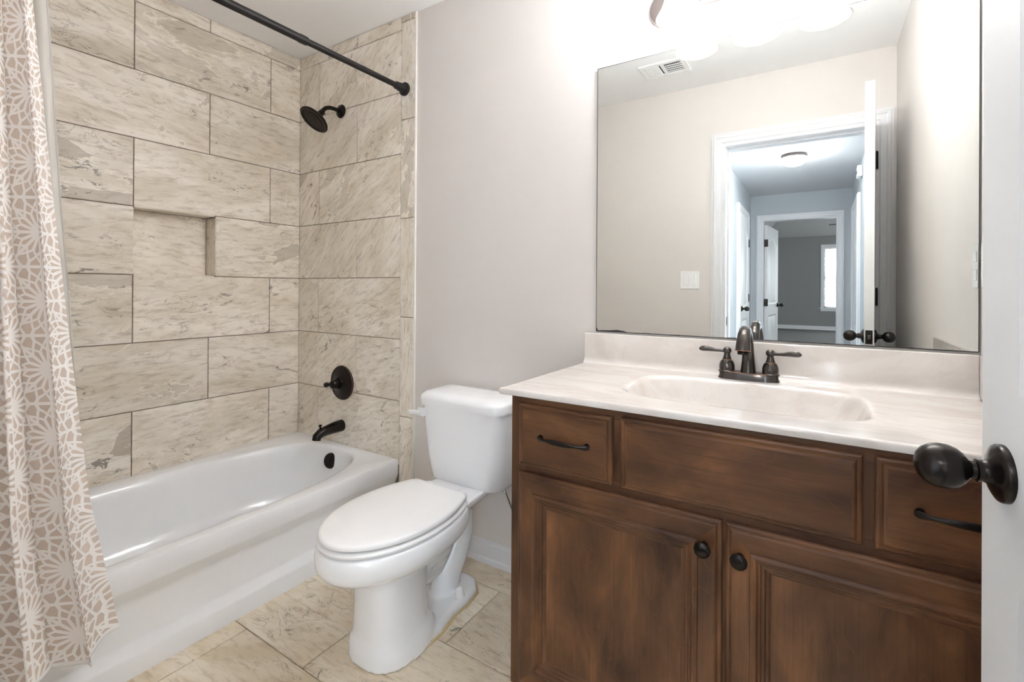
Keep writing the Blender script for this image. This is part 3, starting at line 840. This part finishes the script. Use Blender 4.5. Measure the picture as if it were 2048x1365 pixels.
for k in range(NZ_):
    for i in range(NS):
        f = mb.bm.faces.new((G[k][i], G[k][i+1], G[k+1][i+1], G[k+1][i])); f.smooth = True
        for lp, (ii, kk) in zip(f.loops, ((i, k), (i+1, k), (i+1, k+1), (i, k+1))):
            lp[uvl].uv = (arc[ii]+.02, zs[kk])
fab = mb.build('fabric', MT['curtain'], cu)
mb = MB()
hem = [curtain_pt(i/NS, HEM) for i in range(NS+1)]
mb.tube([p+Vector((0, 0, .002)) for p in hem], [(.0022, .006)]*len(hem), 8); mb.build('hem', MT['plastic'], fab)
for i in range(6):
    s_ = .04+i*.18; y = .335-(.335-YF-.03)*s_
    mb = MB(); mb.tube([(rx+.022*math.sin(t), y, rz-.006+.026*math.cos(t)) for t in [2*PI*q/24 for q in range(25)]], .002, 8, False); mb.build('curtain_ring', MT['rodmetal'], cu)
li = empty('curtain_liner', (rx-.05, .25, rz), 'pale translucent liner hanging inside the tub behind the curtain edge', 'liner')
LIN = [(.22, .50), (.57, .468), (.95, .442), (1.36, .412), (1.86, .385), (2.06, .372)]
mb = MB(); N2 = 60
G = []
for k in range(41):
    z = .21+(2.045-.21)*k/40; ye = interp(LIN, z); rowv = []
    for i in range(N2+1):
        s_ = i/N2; rowv.append(mb.bm.verts.new((rx-.055-.055*max(0, (1.2-z)/1.2)+.010*math.sin(2*PI*5*s_), ye-(ye-YF-.02)*s_, z)))
    G.append(rowv)
for k in range(40):
    for i in range(N2):
        f = mb.bm.faces.new((G[k][i], G[k][i+1], G[k+1][i+1], G[k+1][i])); f.smooth = True
mb.build('vinyl_sheet', MT['liner'], li)
mb = MB(); mb.bm.verts.ensure_lookup_table()
mb.tube([(rx-.055-.055*max(0, (1.2-z)/1.2), interp(LIN, z), z) for z in [.21+(2.045-.21)*k/40 for k in range(41)]], .0025, 8); mb.build('edge_seam', MT['liner'], li)

# ------------------------------------------------------------------ toilet
TCX = -1.178
tl = empty('toilet', (TCX, 1.2, 0), 'white two-piece toilet with closed lid beside the vanity', 'toilet')
def egg(tip, ymax, yback, hw, hb, z, cx=-1.170, n=48, pf=2.0, inset=0, cr=.011):
    """elongated outline, right side from tip to back then left back to tip"""
    right = []
    for i in range(n+1):
        t = i/n*PI/2; right.append((hw*math.sin(t)**(2/pf), ymax-(ymax-tip)*math.cos(t)**(2/pf)))
    m = 20
    for i in range(1, m+1):
        t = i/m; w = hb+(hw-hb)*(1-t**2.2); y = ymax+(yback-ymax)*t
        right.append((w, y))
    # round the back corner
    bx, by = right[-1]
    right[-1] = (bx, by-cr*.9); right += [(bx-cr*.12, by-cr*.4), (bx-cr*.4, by-cr*.1), (bx-cr, by)]
    pts = [(cx+x, y, z) for x, y in right]+[(cx-x, y, z) for x, y in reversed(right[1:])]
    return pts
# lid
mb = MB()
E0 = dict(tip=.825, ymax=1.075, yback=1.287, hw=.176, hb=.126)
def eg(z, g, **k):
    d = dict(E0); d['tip'] -= g; d['hw'] += g; d['hb'] += g; d['yback'] += g*.3; d.update(k); return egg(z=z, **d)
mb.loft([eg(.4120, -.014), eg(.4122, -.003), eg(.4135, .000), eg(.420, .001), eg(.426, -.002), eg(.4292, -.010), eg(.4296, -.035), eg(.4300, -.038)], True, True)
mb.build('lid', MT['plastic'], tl, autosmooth=50)
mb = MB(); mb.loft([eg(.3905, -.006), eg(.392, .002), eg(.399, .005), eg(.4045, .002), eg(.4065, -.006), eg(.4068, -.014)], True, True)
mb.build('seat', MT['plastic'], tl, autosmooth=50)
for x in (-1.245, -1.095):
    mb = MB(); mb.lathe([(.014, 0), (.015, .004), (.015, .018), (.010, .022)], (x, 1.305, .395), (0, 0, 1), 20); mb.build('seat_hinge', MT['plastic'], tl, autosmooth=40)
# bowl: fused from its ceramic masses
mb = MB()
def colring(z, yf, yb, hw, cx=-1.170, p=2.6):
    cy = (yf+yb)/2; h = (yb-yf)/2; out = []
    for i in range(64):
        t = 2*PI*i/64; c, s_ = math.cos(t), math.sin(t); r = (abs(c/hw)**p+abs(s_/h)**p)**(-1/p); out.append((cx+r*c, cy+r*s_, z))
    return out
mb.loft([eg(.388, .004), eg(.380, .008), eg(.360, .012), eg(.335, .010), eg(.318, .002), eg(.300, -.018, yback=1.28), eg(.284, -.045, yback=1.27, tip=.892, hb=.09), eg(.27, -.066, yback=1.24, tip=.925, hb=.08), eg(.25, -.08, yback=1.2, tip=.94, hb=.07)], True, True)
mb.loft([colring(.30, .925, 1.20, .096), colring(.24, .948, 1.17, .098), colring(.16, .952, 1.165, .100), colring(.09, .951, 1.17, .104), colring(.07, .949, 1.18, .107), colring(.055, .943, 1.19, .114), colring(.04, .939, 1.2, .118), colring(0, .937, 1.2, .120)], True, True)
# foot
def foot(z, g):
    pts = [(-1.170-.110-g, 1.10), (-1.170-.098-g, 1.005), (-1.170-.06-g, .958-g), (-1.170, .944-g), (-1.11+g, .958-g), (-1.072+g, 1.00), (-1.060+g, 1.10), (-1.060+g, 1.18), (-1.078+g, 1.27), (-1.075+g, 1.33), (-1.088+g, 1.40+g), (-1.125, 1.44+g), (-1.170, 1.447+g), (-1.215, 1.44+g), (-1.252-g, 1.40+g), (-1.265-g, 1.33), (-1.262-g, 1.27), (-1.28-g, 1.18)]
    return [(x, y, z) for x, y in pts]
mb.loft([foot(0, 0), foot(.02, 0), foot(.03, -.006), foot(.034, -.016)], True, True)
# tank shelf and neck
def shelf(z, y0, y1, w0, w1):
    return [(TCX-w0, y0, z), (TCX+w0, y0, z), (TCX+w1, y1-.015, z), (TCX+w1-.02, y1, z), (TCX-w1+.02, y1, z), (TCX-w1, y1-.015, z)]
mb.loft([shelf(.388, 1.24, 1.47, .135, .118), shelf(.36, 1.24, 1.465, .13, .112), shelf(.34, 1.24, 1.45, .09, .08)], True, True)
# trapway: comes out of the bowl low, climbs back and drops to the floor
tp = [(TCX, 1.14, .20), (TCX, 1.19, .17), (TCX, 1.24, .17), (TCX, 1.29, .22), (TCX, 1.335, .29), (TCX, 1.375, .315), (TCX, 1.405, .28), (TCX, 1.405, .21), (TCX, 1.375, .14), (TCX, 1.34, .09), (TCX, 1.32, .02)]
mb.tube(tp, [(.070, .06), (.066, .058), (.062, .056), (.058, .052), (.056, .05), (.056, .05), (.056, .05), (.054, .052), (.050, .056), (.048, .060), (.046, .062)], 24)
mb.loft([colring(.36, 1.10, 1.40, .085), colring(.28, 1.12, 1.36, .075), colring(.20, 1.14, 1.30, .07)], True, True)
bo = mb.build('bowl', MT['porcelain'], tl)
rm = bo.modifiers.new('fuse', 'REMESH'); rm.mode = 'VOXEL'; rm.voxel_size = .0055; rm.use_smooth_shade = True
smo = bo.modifiers.new('soften', 'SMOOTH'); smo.factor = .5; smo.iterations = 9
for x in (-1.238, -1.099):
    mb = MB(); mb.lathe([(.019, 0), (.0185, .006), (.0155, .010), (.0145, .026), (.011, .031), (.001, .033)], (x-.003, 1.318, .031), (0, 0, 1), 24); mb.build('bolt_cap', MT['plastic'], tl, autosmooth=50)
# tank
def rr_ring(x0, x1, y0, y1, z, rf, rb, bow=0.0, n=10):
    pts = []
    cs = [(x1-rf, y0+rf, rf, -PI/2), (x1-rb, y1-rb, rb, 0), (x0+rb, y1-rb, rb, PI/2), (x0+rf, y0+rf, rf, PI)]
    for cx, cy, r, a0 in cs:
        for i in range(n+1):
            a = a0+PI/2*i/n; pts.append((cx+r*math.cos(a), cy+r*math.sin(a)))
    m = 12; front = []
    xs, xe = x0+rf, x1-rf
    for i in range(1, m): front.append((xs+(xe-xs)*i/m, y0))
    pts += front
    xm, hw = (x0+x1)/2, (x1-x0)/2
    return [(x, y-(bow*max(0, 1-((x-xm)/hw)**2) if y < (y0+y1)/2 else 0), z) for x, y in pts]
mb = MB()
TB = 1.574
mb.loft([rr_ring(-1.325, -1.035, 1.435, TB-.03, .372, .05, .02), rr_ring(-1.345, -1.015, 1.412, TB-.01, .378, .055, .02, .006), rr_ring(-1.352, -1.008, 1.405, TB-.004, .390, .055, .02, .008), rr_ring(-1.365, -.997, 1.400, TB, .48, .05, .02, .009), rr_ring(-1.377, -.983, 1.390, TB, .62, .05, .02, .010), rr_ring(-1.381, -.979, 1.387, TB, .682, .05, .02, .010)], True, True)
mb.build('tank', MT['porcelain'], tl, autosmooth=60)
mb = MB()
mb.loft([rr_ring(-1.380, -.980, 1.386, TB, .678, .05, .02, .010), rr_ring(-1.390, -.970, 1.377, TB+.001, .680, .055, .02, .010), rr_ring(-1.392, -.968, 1.375, TB+.001, .705, .055, .02, .010), rr_ring(-1.387, -.973, 1.380, TB, .718, .055, .02, .010), rr_ring(-1.372, -.988, 1.394, TB-.008, .728, .05, .02, .010), rr_ring(-1.345, -1.015, 1.42, TB-.03, .733, .045, .02, .010), rr_ring(-1.28, -1.08, 1.47, TB-.06, .735, .02, .02, .002)], True, True)
mb.build('tank_lid', MT['porcelain'], tl, autosmooth=60)
tvp = Vector((-1.357, 1.387, .648))
mb = MB(); mb.box(-1.373, -1.340, 1.371, 1.392, .632, .664)
tv = mb.build('trip_lever', MT['plastic'], tl, bevel=.004, seg=3)
mb = MB(); mb.tube([(-1.350, 1.371, .648), (-1.372, 1.366, .647), (-1.395, 1.364, .645), (-1.410, 1.364, .643)], [(.004, .009), (.0045, .009), (.005, .010), (.004, .009)], 14); mb.build('lever_arm', MT['plastic'], tv, autosmooth=60)
mb = MB()
ft = foot(.0, .003)
mb.loft([[(x, y, 0.0003) for x, y, z in foot(0, .006)], [(x, y, .004) for x, y, z in foot(0, .002)]], True, True)
mb.build('base_caulk', MT['yellowcaulk'], tl)
# supply valve under the tank
mb = MB(); mb.tube([(-1.06, 1.52, .374), (-1.045, 1.53, .33), (-1.02, 1.545, .26), (-1.0, 1.55, .19)], .005, 10); mb.lathe([(.012, 0), (.012, .05)], (-1.0, D, .18), (0, -1, 0), 14)
mb.build('supply_hose', MT['chrome'], tl)

# ------------------------------------------------------------------ vanity
VX0, VX1, VY = -.700, .343, 1.050
va_ = empty('vanity_cabinet', (-.18, 1.3, 0), 'dark stained wood vanity cabinet with two doors and two drawers', 'vanity')
mb = MB()
wood_box(mb, VX0, VX0+.018, VY+.0195, D, .0, .861); wood_box(mb, VX1-.018, VX1, VY+.0195, D, 0, .861); wood_box(mb, VX0+.018, VX1-.018, D-.012, D, .1, .862, 'h')
wood_box(mb, VX0+.018, VX1-.018, VY+.02, D-.012, .09, .105, 'h')
wood_box(mb, VX0+.018, VX1-.018, VY+.075, VY+.09, 0, .09, 'h')
mb.build('carcass', MT['wood'], va_)
mb = MB()
wood_box(mb, VX0, VX0+.045, VY, VY+.019, .09, .861); wood_box(mb, VX1-.03, VX1, VY, VY+.019, .09, .861)
wood_box(mb, VX0+.045, VX1-.03, VY, VY+.019, .835, .861, 'h'); wood_box(mb, VX0+.045, VX1-.03, VY, VY+.019, .655, .69, 'h'); wood_box(mb, VX0+.045, VX1-.03, VY, VY+.019, .09, .125, 'h')
wood_box(mb, -.420, -.380, VY, VY+.019, .69, .835); wood_box(mb, .060, .098, VY, VY+.019, .69, .835); wood_box(mb, -.190, -.140, VY, VY+.019, .125, .655)
mb.build('face_frame', MT['wood'], va_, bevel=.001)
SLAB = [(0, 0), (0, .009), (.002, .0115), (.005, .0125), (.0085, .0125), (.0095, .0145), (.012, .0175), (.0145, .018), (.017, .0182)]
def slab(name, x0, x1, z0, z1):
    mb = MB(); wood_front(mb, x0, x1, z0, z1, VY, SLAB, 'h'); return mb.build(name, MT['wood'], va_)
dr1 = slab('drawer', -.671, -.411, .682, .843)
slab('false_drawer_front', -.390, .070, .682, .846)
dr2 = slab('drawer', .088, .338, .682, .847)
DOOR = [(0, 0), (0, .009), (.002, .0115), (.005, .0125), (.008, .0125), (.010, .0155), (.013, .018), (.046, .0182), (.0475, .0215), (.053, .0235), (.058, .0225), (.062, .0175), (.065, .0172), (.068, .0145), (.073, .0140), (.0755, .0105), (.080, .010), (.083, .0085), (.084, .0080)]
def vdoor(x0, x1):
    mb = MB(); wood_front(mb, x0, x1, .112, .664, VY, DOOR, 'v'); return mb.build('cabinet_door', MT['wood'], va_)
vd1 = vdoor(-.671, -.1685); vd2 = vdoor(-.1615, .338)
def vknob(p, parent):
    mb = MB(); mb.lathe([(.008, 0), (.0075, .004), (.0060, .008), (.0062, .013), (.010, .017), (.0155, .0195), (.0165, .022), (.0155, .025), (.011, .0275), (.005, .0285), (.001, .0287)], p, (0, -1, 0), 32)
    return mb.build('knob', MT['bronze'], parent, autosmooth=50)
vknob((-.2025, VY-.018, .607), vd1); vknob((-.1330, VY-.018, .604), vd2)
def pull(cx, z, parent):
    mb = MB(); pts = []; rad = []
    n = 28
    for i in range(n+1):
        t = -1+2*i/n; a = abs(t)
        x = cx+t*.071
        out = .021*(max(0, math.cos(t*PI/2*.98)))**.8
        dz = .0015*math.cos(t*PI)
        pts.append((x, VY-.0195-out, z+dz))
        h = .0056-.0020*math.exp(-((a-.62)/.18)**2)+.0012*math.exp(-(a/.35)**2)+.0016*math.exp(-((a-.92)/.12)**2)
        if a > .96: h *= .75
        rad.append((.0030, h))
    mb.tube(pts, rad, 16)
    for t in (-.9, .9): mb.lathe([(.0075, 0), (.0070, .004)], (cx+t*.071, VY-.018, z), (0, -1, 0), 16)
    return mb.build('pull_handle', MT['bronze'], parent, autosmooth=60)
pull(-.536, .765, dr1); pull(.213, .765, dr2)

# cultured marble top with integral basin and backsplash
CX0, CX1, CY0, CY1, CZ = -.727, .3385, 1.027, D-.002, .879
mb = MB()
scx, scy = -.172, 1.303
out_ = rect_ring(CX0, CX1, CY0, CY1, CZ, 60)
ang2 = [math.atan2(p[1]-scy, p[0]-scx) for p in out_]
def sink(z, g, p=4.2, gy=None):
    gy = g if gy is None else gy
    return super_ring(ang2, scx, scy, .276-g, .270-g, .166-gy, .166-gy, z, p)
rr = lambda ins, z: rect_ring(CX0+ins, CX1-ins, CY0+ins, CY1-ins*.2, z, 60)
mb.loft([rr(.03, .862), rr(.004, .8615), rr(.001, .863), rr(0, .866), rr(0, .874), rr(.0015, .8775), rr(.004, .879), rr(.010, .879), sink(CZ, -.016), sink(CZ, -.010), sink(CZ-.0008, -.004), sink(CZ-.004, .002), sink(CZ-.012, .007), sink(.845, .016, 4.2), sink(.80, .034, 4.0), sink(.77, .055, 3.8), sink(.755, .08, 3.4, .065), sink(.749, .12, 3, .09), sink(.746, .2, 2.5, .13)], False, True)
# splash with cove
sy = D-.020
pr = [(0, .862), (0, .984), (.002, .9855), (.016, .9855), (.0185, .984), (.0195, .981), (.0195, .900), (.0205, .892), (.024, .885), (.030, .8805), (.038, .8792), (.038, .862)]
profile_strip(mb, pr, (CX0, D-.001, 0), (CX1, D-.001, 0), (0, -1, 0))
top = mb.build('sink_countertop', MT['marble'], autosmooth=38)
tag(top, 'off white marble-look vanity top with integral sink and backsplash', 'countertop')
mb = MB(); mb.lathe([(.024, 0), (.024, .002), (.018, .003), (.014, -.002), (.001, -.002)], (scx, 1.32, .7465), (0, 0, 1), 28); mb.build('sink_drain', MT['bronze'], top)
mb = MB(); mb.box(XR-.007, XR-.0002, CY0+.03, D-.022, CZ-.0005, .9855)
ss = mb.build('side_splash', MT['marble'], bevel=.001); tag(ss, 'low marble side splash against the right wall, visible in the mirror', 'side splash')

# faucet
FX, FY, FZ = -.1765, 1.522, CZ
fa = empty('faucet', (FX, FY, FZ), 'bronze two-handle sink faucet with copper-worn edges', 'faucet')
def oval(hx, hy, z, n=48, p=3.2):
    out = []
    for i in range(n):
        t = 2*PI*i/n; c, s_ = math.cos(t), math.sin(t); r = (abs(c/hx)**p+abs(s_/hy)**p)**(-1/p); out.append((FX+r*c, FY+r*s_, z))
    return out
mb = MB(); mb.loft([oval(.083, .028, FZ), oval(.083, .028, FZ+.003), oval(.0805, .0265, FZ+.007), oval(.079, .0255, FZ+.018), oval(.077, .024, FZ+.021), oval(.070, .018, FZ+.0225)], True, True)
bp = mb.build('base_plate', MT['fbronze'], fa, autosmooth=40)
mb = MB(); mb.loft([oval(.0778, .0246, FZ+.0202), oval(.0774, .0244, FZ+.0211), oval(.0764, .0235, FZ+.0216)], False, False); mb.build('worn_edge', MT['copper'], bp)
ftp = [(FX, FY+dy, FZ+dz) for dy, dz in ((0, .02), (0, .05), (-.002, .078), (-.010, .106), (-.028, .132), (-.052, .147), (-.076, .1485), (-.097, .139), (-.110, .122), (-.116, .106), (-.118, .097))]
mb = MB(); mb.tube(ftp, [.0215, .0185, .0165, .0155, .0150, .0150, .0155, .0165, .0178, .0190, .0196], 28)
spb = mb.build('spout', MT['fbronze'], fa, autosmooth=60)
mb = MB(); mb.lathe([(.0197, 0), (.0202, .0009), (.0197, .0018)], (FX, FY-.1182, FZ+.0962), (0, .12, 1), 28); mb.build('worn_ring', MT['copper'], spb)
mb = MB(); mb.lathe([(.0138, 0), (.0142, .002), (.0142, .012)], (FX, FY-.1193, FZ+.0865), (0, .12, 1), 24); mb.build('aerator', MT['bronze'], spb)
for s_ in (-1, 1):
    hx = FX+s_*.0585
    mb = MB(); mb.lathe([(.0240, .018), (.0240, .022), (.0215, .024), (.0222, .030), (.0215, .040), (.0180, .050), (.0140, .054), (.0125, .056), (.0090, .070), (.0085, .074)], (hx, FY, FZ), (0, 0, 1), 32)
    hb_ = mb.build('handle_body', MT['fbronze'], fa, autosmooth=40)
    mb = MB(); mb.lathe([(.0140, .0540), (.0144, .0548), (.0134, .0556)], (hx, FY, FZ), (0, 0, 1), 32, False, False); mb.build('worn_ring', MT['copper'], hb_)
    mb = MB(); mb.lathe([(.004, .072), (.0105, .075), (.0125, .080), (.0118, .087), (.006, .092), (.001, .093)], (hx, FY, FZ), (0, 0, 1), 24)
    L0 = Vector((hx, FY-.002, FZ+.082)); lv = Vector((s_*.985, -.12, .0)).normalized()
    offs = [(0, 0), (.02, -.0005), (.035, .000), (.048, .002), (.060, .003), (.070, .0025), (.076, .0015), (.080, .001)]
    mb.tube([L0+lv*a+Vector((0, 0, b)) for a, b in offs], [(.0055, .0060), (.0048, .0050), (.0050, .0056), (.0056, .0074), (.0058, .0086), (.0054, .0080), (.004, .0055), (.001, .001)], 18)
    mb.build('lever', MT['fbronze'], hb_, autosmooth=60)
mb = MB(); mb.lathe([(.003, .02), (.003, .06), (.0055, .063), (.0055, .070), (.003, .073)], (FX, FY+.0215, FZ), (0, 0, 1), 14); mb.build('lift_rod', MT['fbronze'], fa)

# mirror
MX0, MX1, MZ0, MZ1 = -.691, .3425, .9915, 1.948
mi = empty('wall_mirror', (-.174, D, MZ0), 'large frameless mirror above the sink reflecting the doorway and hall', 'mirror')
mb = MB(); mb.face([(MX0, D, MZ0), (MX1, D, MZ0), (MX1, D, MZ1), (MX0, D, MZ1)]); 
mb.box(MX0, MX1, D+.0002, D+.0055, MZ0, MZ1)
mb.build('glass', MT['mirror'], mi)
mb = MB()
w = .0022
for (a, b, c, d) in ((MX0-.0006, MX0+w*.6, MZ0, MZ1), (MX1-w*.7, MX1+.0006, MZ0, MZ1), (MX0, MX1, MZ0-.001, MZ0+w*.7), (MX0, MX1, MZ1-w*.5, MZ1+.0006)): mb.box(a, b, D-.0006, D+.005, c, d)
mb.build('edge', MT['silver_loss'], mi)
mb = MB()
pts = [(MX0+.002, MZ0), (MX0+.12, MZ0), (MX0+.105, MZ0+.005), (MX0+.08, MZ0+.008), (MX0+.05, MZ0+.005), (MX0+.02, MZ0+.004), (MX0+.002, MZ0+.002)]
mb.prism(pts, 1, D-.0005, D-.0001)
mb.build('silvering_loss', MT['silver_loss'], mi); mb = MB()
pts = [(MX0, MZ0), (MX0+.007, MZ0+.003), (MX0+.002, MZ0+.012), (MX0, MZ0+.014)]
mb.prism(pts, 1, D-.0005, D-.0001)
mb.build('silvering_loss', MT['silver_loss'], mi)
random.seed(5)
x = MX0+.16
while x < MX1-.02:
    l_ = random.uniform(.02, .07); h_ = random.uniform(.0008, .0026)
    mb = MB(); mb.prism([(x, MZ0), (x+l_, MZ0), (x+l_*.7, MZ0+h_), (x+l_*.3, MZ0+h_*.9)], 1, D-.0005, D-.0001); x += l_+random.uniform(.0, .05)
    mb.build('silvering_loss', MT['silver_loss'], mi)

# vanity light
LX = [-.367, -.178, .011]; LZ = 1.982; LY = 1.470
vl = empty('vanity_light', (LX[1], D+.006, 2.09), 'three-shade wall light bar glowing above the mirror', 'light')
mb = MB()
def stad(h, ins, n=20):
    x0, x1, r, zc = -.435, .079, .062-ins, 2.088
    pts = []
    for i in range(n+1):
        a = -PI/2+PI*i/n; pts.append((x1+r*math.cos(a), D+.006-h, zc+r*math.sin(a)))
    for i in range(n+1):
        a = PI/2+PI*i/n; pts.append((x0+r*math.cos(a), D+.006-h, zc+r*math.sin(a)))
    return pts
mb.loft([stad(0, 0), stad(.016, 0), stad(.024, .004), stad(.027, .012)], True, True, True, False)
for i in range(6):
    z = 2.088-.042+i*.0168
    mb.loft([[(x, D-.021-.008*max(0, math.cos(a))*1.0, z+.0075*math.sin(a)) for a in [-PI/2+PI*q/8 for q in range(9)]] for x in (-.44, .084)], True, True, True, True)
mb.build('backplate', MT['nickel'], vl, autosmooth=30)
for x in LX:
    mb = MB()
    mb.tube([(x, D-.02, 2.10), (x, D-.06, 2.112), (x, LY+.02, 2.122), (x, LY, 2.135)], .008, 12)
    mb.lathe([(.018, 0), (.026, .004), (.028, .03), (.02, .045), (.006, .05)], (x, LY, 2.085), (0, 0, 1), 24)
    arm = mb.build('socket_arm', MT['nickel'], vl, autosmooth=50)
    mb = MB()
    prof = [(.027, .105), (.034, .100), (.040, .088), (.044, .070), (.049, .048), (.057, .026), (.066, .010), (.0735, 0)]
    prof_in = [(r-.003, h) for r, h in reversed(prof)]
    mb.lathe(prof, (x, LY, LZ), (0, 0, 1), 40, False, False)
    for f in mb.lathe([prof[-1]]+prof_in, (x, LY, LZ), (0, 0, 1), 40, False, False): f.material_index = 1
    bmesh.ops.remove_doubles(mb.bm, verts=mb.bm.verts[:], dist=1e-5)
    s_ = mb.build('glass_shade', [MT['shade'], MT['shade_inner']], vl, autosmooth=80)
    mb = MB()
    mb.lathe([(.001, .018), (.012, .020), (.022, .027), (.028, .040), (.027, .054), (.02, .068), (.014, .082), (.013, .100), (.012, .104)], (x, LY, LZ), (0, 0, 1), 24)
    mb.build('bulb', MT['bulb'], vl, autosmooth=80)

# light switch on the front wall, outlet on the right wall, ceiling vent
sw = empty('light_switch', (-.703, YF, 1.208), 'white double rocker switch plate beside the doorway in the mirror', 'switch')
mb = MB(); mb.box(-.763, -.645, YF, YF+.006, 1.150, 1.266); mb.build('cover_plate', MT['plastic'], sw, bevel=.003)
for x in (-.727, -.681):
    mb = MB(); mb.box(x-.017, x+.017, YF+.005, YF+.010, 1.175, 1.241); mb.build('rocker', MT['plastic'], sw, bevel=.002)
ol = empty('wall_outlet', (XR, 1.50, 1.21), 'white outlet plate on the right wall near the mirror edge', 'outlet')
mb = MB(); mb.box(XR-.004, XR, 1.525, 1.570, 1.152, 1.266); mb.build('cover_plate', MT['plastic'], ol, bevel=.003)
for z in (1.185, 1.233):
    mb = MB(); mb.box(XR-.0055, XR-.0035, 1.532, 1.564, z-.014, z+.014); mb.build('socket_face', MT['plastic'], ol, bevel=.003)
vt = empty('ceiling_vent', (-.77, .43, ZC), 'white slotted air vent in the ceiling, seen in the mirror', 'vent')
mb = MB()
vx0, vx1, vy0, vy1 = -.905, -.640, .335, .520
for (a, b, c, d) in ((vx0, vx1, vy0, vy0+.03), (vx0, vx1, vy1-.03, vy1), (vx0, vx0+.03, vy0+.03, vy1-.03), (vx1-.03, vx1, vy0+.03, vy1-.03), (-.785, -.765, vy0+.03, vy1-.03)): mb.box(a, b, c, d, ZC-.008, ZC)
mb.build('frame', MT['plastic'], vt, bevel=.002)
mb = MB(); mb.box(vx0+.02, vx1-.02, vy0+.02, vy1-.02, ZC-.0012, ZC-.0002); mb.build('duct_shade_sheet', MT['dark'], vt)  # flat dark sheet paints the shade inside the duct, no hole cut
mb = MB()
x = vx0+.036
while x < -.79:
    mb.loft([[(x+.0045, y, ZC-.002), (x-.0045, y, ZC-.008), (x-.0035, y, ZC-.009), (x+.0055, y, ZC-.003)] for y in (vy0+.03, vy1-.03)], smooth=False); x += .0115
x = -.757
while x < vx1-.032:
    mb.loft([[(x-.0025, y, ZC-.002), (x+.0025, y, ZC-.009), (x+.0035, y, ZC-.008), (x-.0015, y, ZC-.001)] for y in (vy0+.03, vy1-.03)], smooth=False); x += .0115
for y in (.385, .41, .435, .46): mb.box(-.762, vx1-.03, y-.002, y+.002, ZC-.007, ZC-.002)
mb.build('louvres', MT['plastic'], vt)
